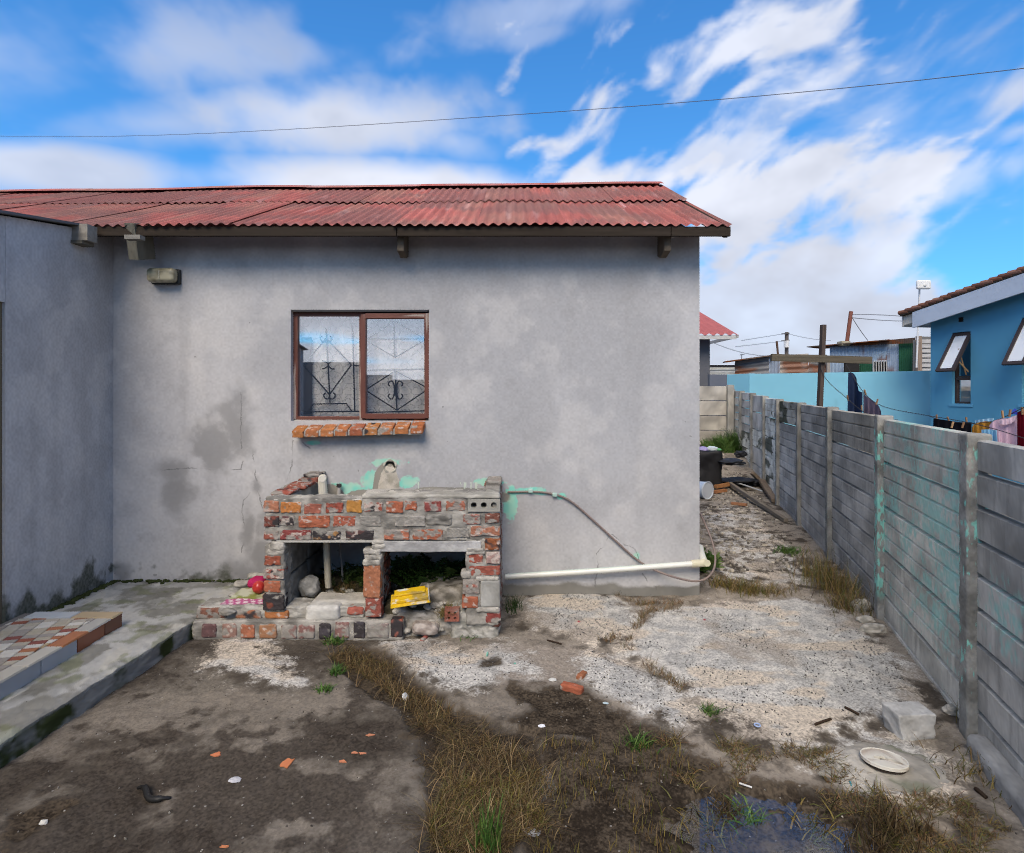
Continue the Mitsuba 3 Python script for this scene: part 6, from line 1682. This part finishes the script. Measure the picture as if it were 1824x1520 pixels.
def grit(n, region, seed, s0, s1, pal_, name, label, keep=None):
    b = scatter(region, n, seed, keep)
    q = np.random.default_rng(seed)
    s = q.uniform(s0, s1, n) ** 1.0
    V = iv[None] * (s[:, None, None] * q.uniform(.6, 1.2, (n, 1, 3))) * (1 + .3 * q.uniform(-1, 1, (n, len(iv), 1))) + b[:, None] + np.array([0, 0, .001])
    F = (np.arange(n)[:, None, None] * len(iv) + if_[None]).reshape(-1, 3)
    cl = arr(pal_)[q.integers(len(pal_), size=n)] * q.uniform(.7, 1.3, (n, 1))
    struct(name, trimesh.Trimesh(V.reshape(-1, 3), F, process=False), 'masonry', np.repeat(cl, len(iv), 0), False, 'stuff', label, 'gravel')


allr = np.array([[-2.0, 2.0], [1.9, 2.0], [2.7, 4.6], [1.5, 4.55], [-.1, 4.4], [-.1, 3.75], [-2.0, 3.75]])
STN = [(0.05, 0.052, 0.056), (0.09, 0.09, 0.09), (0.15, 0.145, 0.14), (0.30, 0.29, 0.27)]
big_slab = np.vstack([PALE[1]])
keep_s = lambda p, s: (meshkit.fbm(np.column_stack([p * 4, p[:, 0] * 0]), 3, seed=31) > 0.47) & (s > .02)
grit(1300, PALE[1], 101, .0018, .0052, STN, 'gravel', 'dark exposed stones in the pale concrete slab', keep_s)
grit(600, PALE[0], 102, .0018, .005, STN, 'gravel', 'dark exposed stones in the pale concrete by the wall', keep_s)
grit(250, PALE[2], 103, .0018, .005, STN, 'gravel', 'dark exposed stones in the narrow pale concrete strip')
grit(200, PALE[3], 104, .0018, .0045, STN, 'gravel', 'dark exposed stones in the pale concrete before the stand')
grit(900, allr, 105, .0015, .0042, [(0.30, 0.28, 0.25), (0.12, 0.11, 0.10), (0.22, 0.2, 0.17), (0.05, 0.045, 0.04)], 'gravel', 'loose grit scattered over the bare yard')
lanep = np.array([[1.6, 5.0], [2.7, 5.2], [3.3, 7.4], [3.9, 9.6], [4.3, 11.8], [3.9, 12.0], [2.9, 8.5], [1.7, 6]])
grit(900, lanep, 106, .006, .022, [(0.30, 0.28, 0.25), (0.12, 0.11, 0.10), (0.22, 0.2, 0.17), (0.36, 0.33, 0.28)], 'gravel', 'rubble and grit over the lane floor')

# ------------------------------------------------------------------ the lane's litter
bag = onG(1266, 868)
m_ = rough_box(-.22, .22, -.2, .2, -.02, .58, .05, .03, 900, .07, 5)
solo('black_bin', trimesh.Trimesh(np.array(m_.vertices) * [1, 1, 1] + [bag[0] - .02, bag[1] + .15, bag[2]], m_.faces, process=False), 'black rubbish bin beside the house far down the lane', 'bin', 'painted', col_plain((0.008, 0.008, 0.010), .5, 6, 1), True)
for k, (dx, dy, s_, c0, lab, nm) in enumerate([(-.10, 0, .09, (0.30, 0.27, 0.50), 'purple and white plastic bag on the black bin', 'plastic_bag'), (.06, .02, .10, (0.45, 0.52, 0.55), 'pale crumpled plastic bag on the black bin', 'plastic_bag'), (.14, -.02, .05, (0.12, 0.35, 0.14), 'small green bag on the black bin', 'plastic_bag')]):
    solo(nm, rock([bag[0] + dx, bag[1] + .1 + dy, bag[2] + .585], [s_, s_, s_ * .5], 905 + k, 2, .5), lab, 'plastic bag', 'painted', col_plain(c0, .4, 12, k), True)
bk = thing('white_bucket', 'white bucket lying on its side by the house corner', 'bucket')
bc = onG(1259, 889) + [0, 0, .125]
ax_ = np.array([-.55, .83, .0])
put('body', tube([bc, bc + ax_ * .32], [.122, .105], 24), 'glossy', bk, col_plain((0.40, 0.48, 0.60), .15, 5, 2))
put('lid', tube([bc - ax_ * .012, bc - ax_ * .001], .129, 24), 'glossy', bk, (0.46, 0.50, 0.56))
put('rim', tube([bc - ax_ * .016 + .125 * (math.cos(t) * np.array([.83, .55, 0]) + math.sin(t) * np.array([0, 0, 1.0])) for t in np.linspace(0, 2 * math.pi, 30)], .008, 6, False), 'glossy', bk, (0.48, 0.53, 0.60), True)
for nm, a_, b_, w_, h_, c0, lab in [('plank', (1296, 862, .03), (1400, 932, .03), .05, .045, (0.19, 0.165, 0.135), 'long grey timber plank lying diagonally in the lane'), ('plank', (1356, 864, .08), (1381, 897, .04), .10, .05, (0.21, 0.165, 0.125), 'short thick plank leaning by the fence foot in the lane'), ('plank', (1340, 848, .05), (1350, 858, .05), .08, .05, (0.20, 0.155, 0.115), 'stub of timber behind the short plank by the fence'),
                                    ('plank', (1274, 873, .05), (1301, 868, .05), .07, .045, (0.30, 0.145, 0.065), 'orange brown timber offcut in front of the black bin'), ('plank', (1272, 880, .03), (1293, 877, .03), .06, .04, (0.30, 0.14, 0.07), 'lower orange timber offcut in front of the black bin'), ('plank', (1303, 899, .02), (1330, 902, .02), .06, .03, (0.30, 0.15, 0.085), 'orange splinter of wood on the lane floor')]:
    solo(nm, bar(onG(a_[0], a_[1], a_[2]), onG(b_[0], b_[1], b_[2]), w_, h_), lab, 'plank', 'masonry', col_timber(c0, 5, 1))
solo('metal_rod', tube([onG(1305, 863, .05), onG(1358, 880, .04)], .012, 8), 'thin pale metal rod beside the long plank in the lane', 'rod', 'painted', (0.36, 0.38, 0.40), True)
for k, (px_, py_, s_, lab) in enumerate([(1315, 860, (.26, .20, .05), 'black plastic sheet crumpled beside the bin in the lane'), (1300, 826, (.20, .22, .05), 'dark plastic litter behind the black bin'), (1320, 812, (.10, .1, .06), 'small black bag near the end of the lane'), (1343, 862, (.10, .12, .05), 'black scrap by the fence foot in the lane')]):
    solo('plastic_litter', rock(onG(px_, py_, .03), s_, 930 + k, 3, .6, 1.5), lab, 'litter', 'painted', col_plain((0.015, 0.017, 0.022), .6, 8, k), True)
# sloped concrete apron piece at the house corner
c_ = onG(1262, 955)
wd = trimesh.creation.extrude_polygon(Polygon([(0, -.05), (.26, -.05), (.24, .03), (.02, .24), (0, .24)]), .75, engine='earcut')
wd = subdiv(wd, .04)
v_ = np.array(wd.vertices)
solo('concrete_wedge', trimesh.Trimesh(np.column_stack([1.465 + v_[:, 0], 5.05 + v_[:, 2], v_[:, 1]]) + vnoise(v_, 9, 3) * .012, wd.faces, process=False), 'sloping concrete wedge against the house side in the lane', 'concrete wedge', 'masonry', col_concrete((0.20, 0.195, 0.18), (0.32, 0.31, 0.29), 9, 940), True)
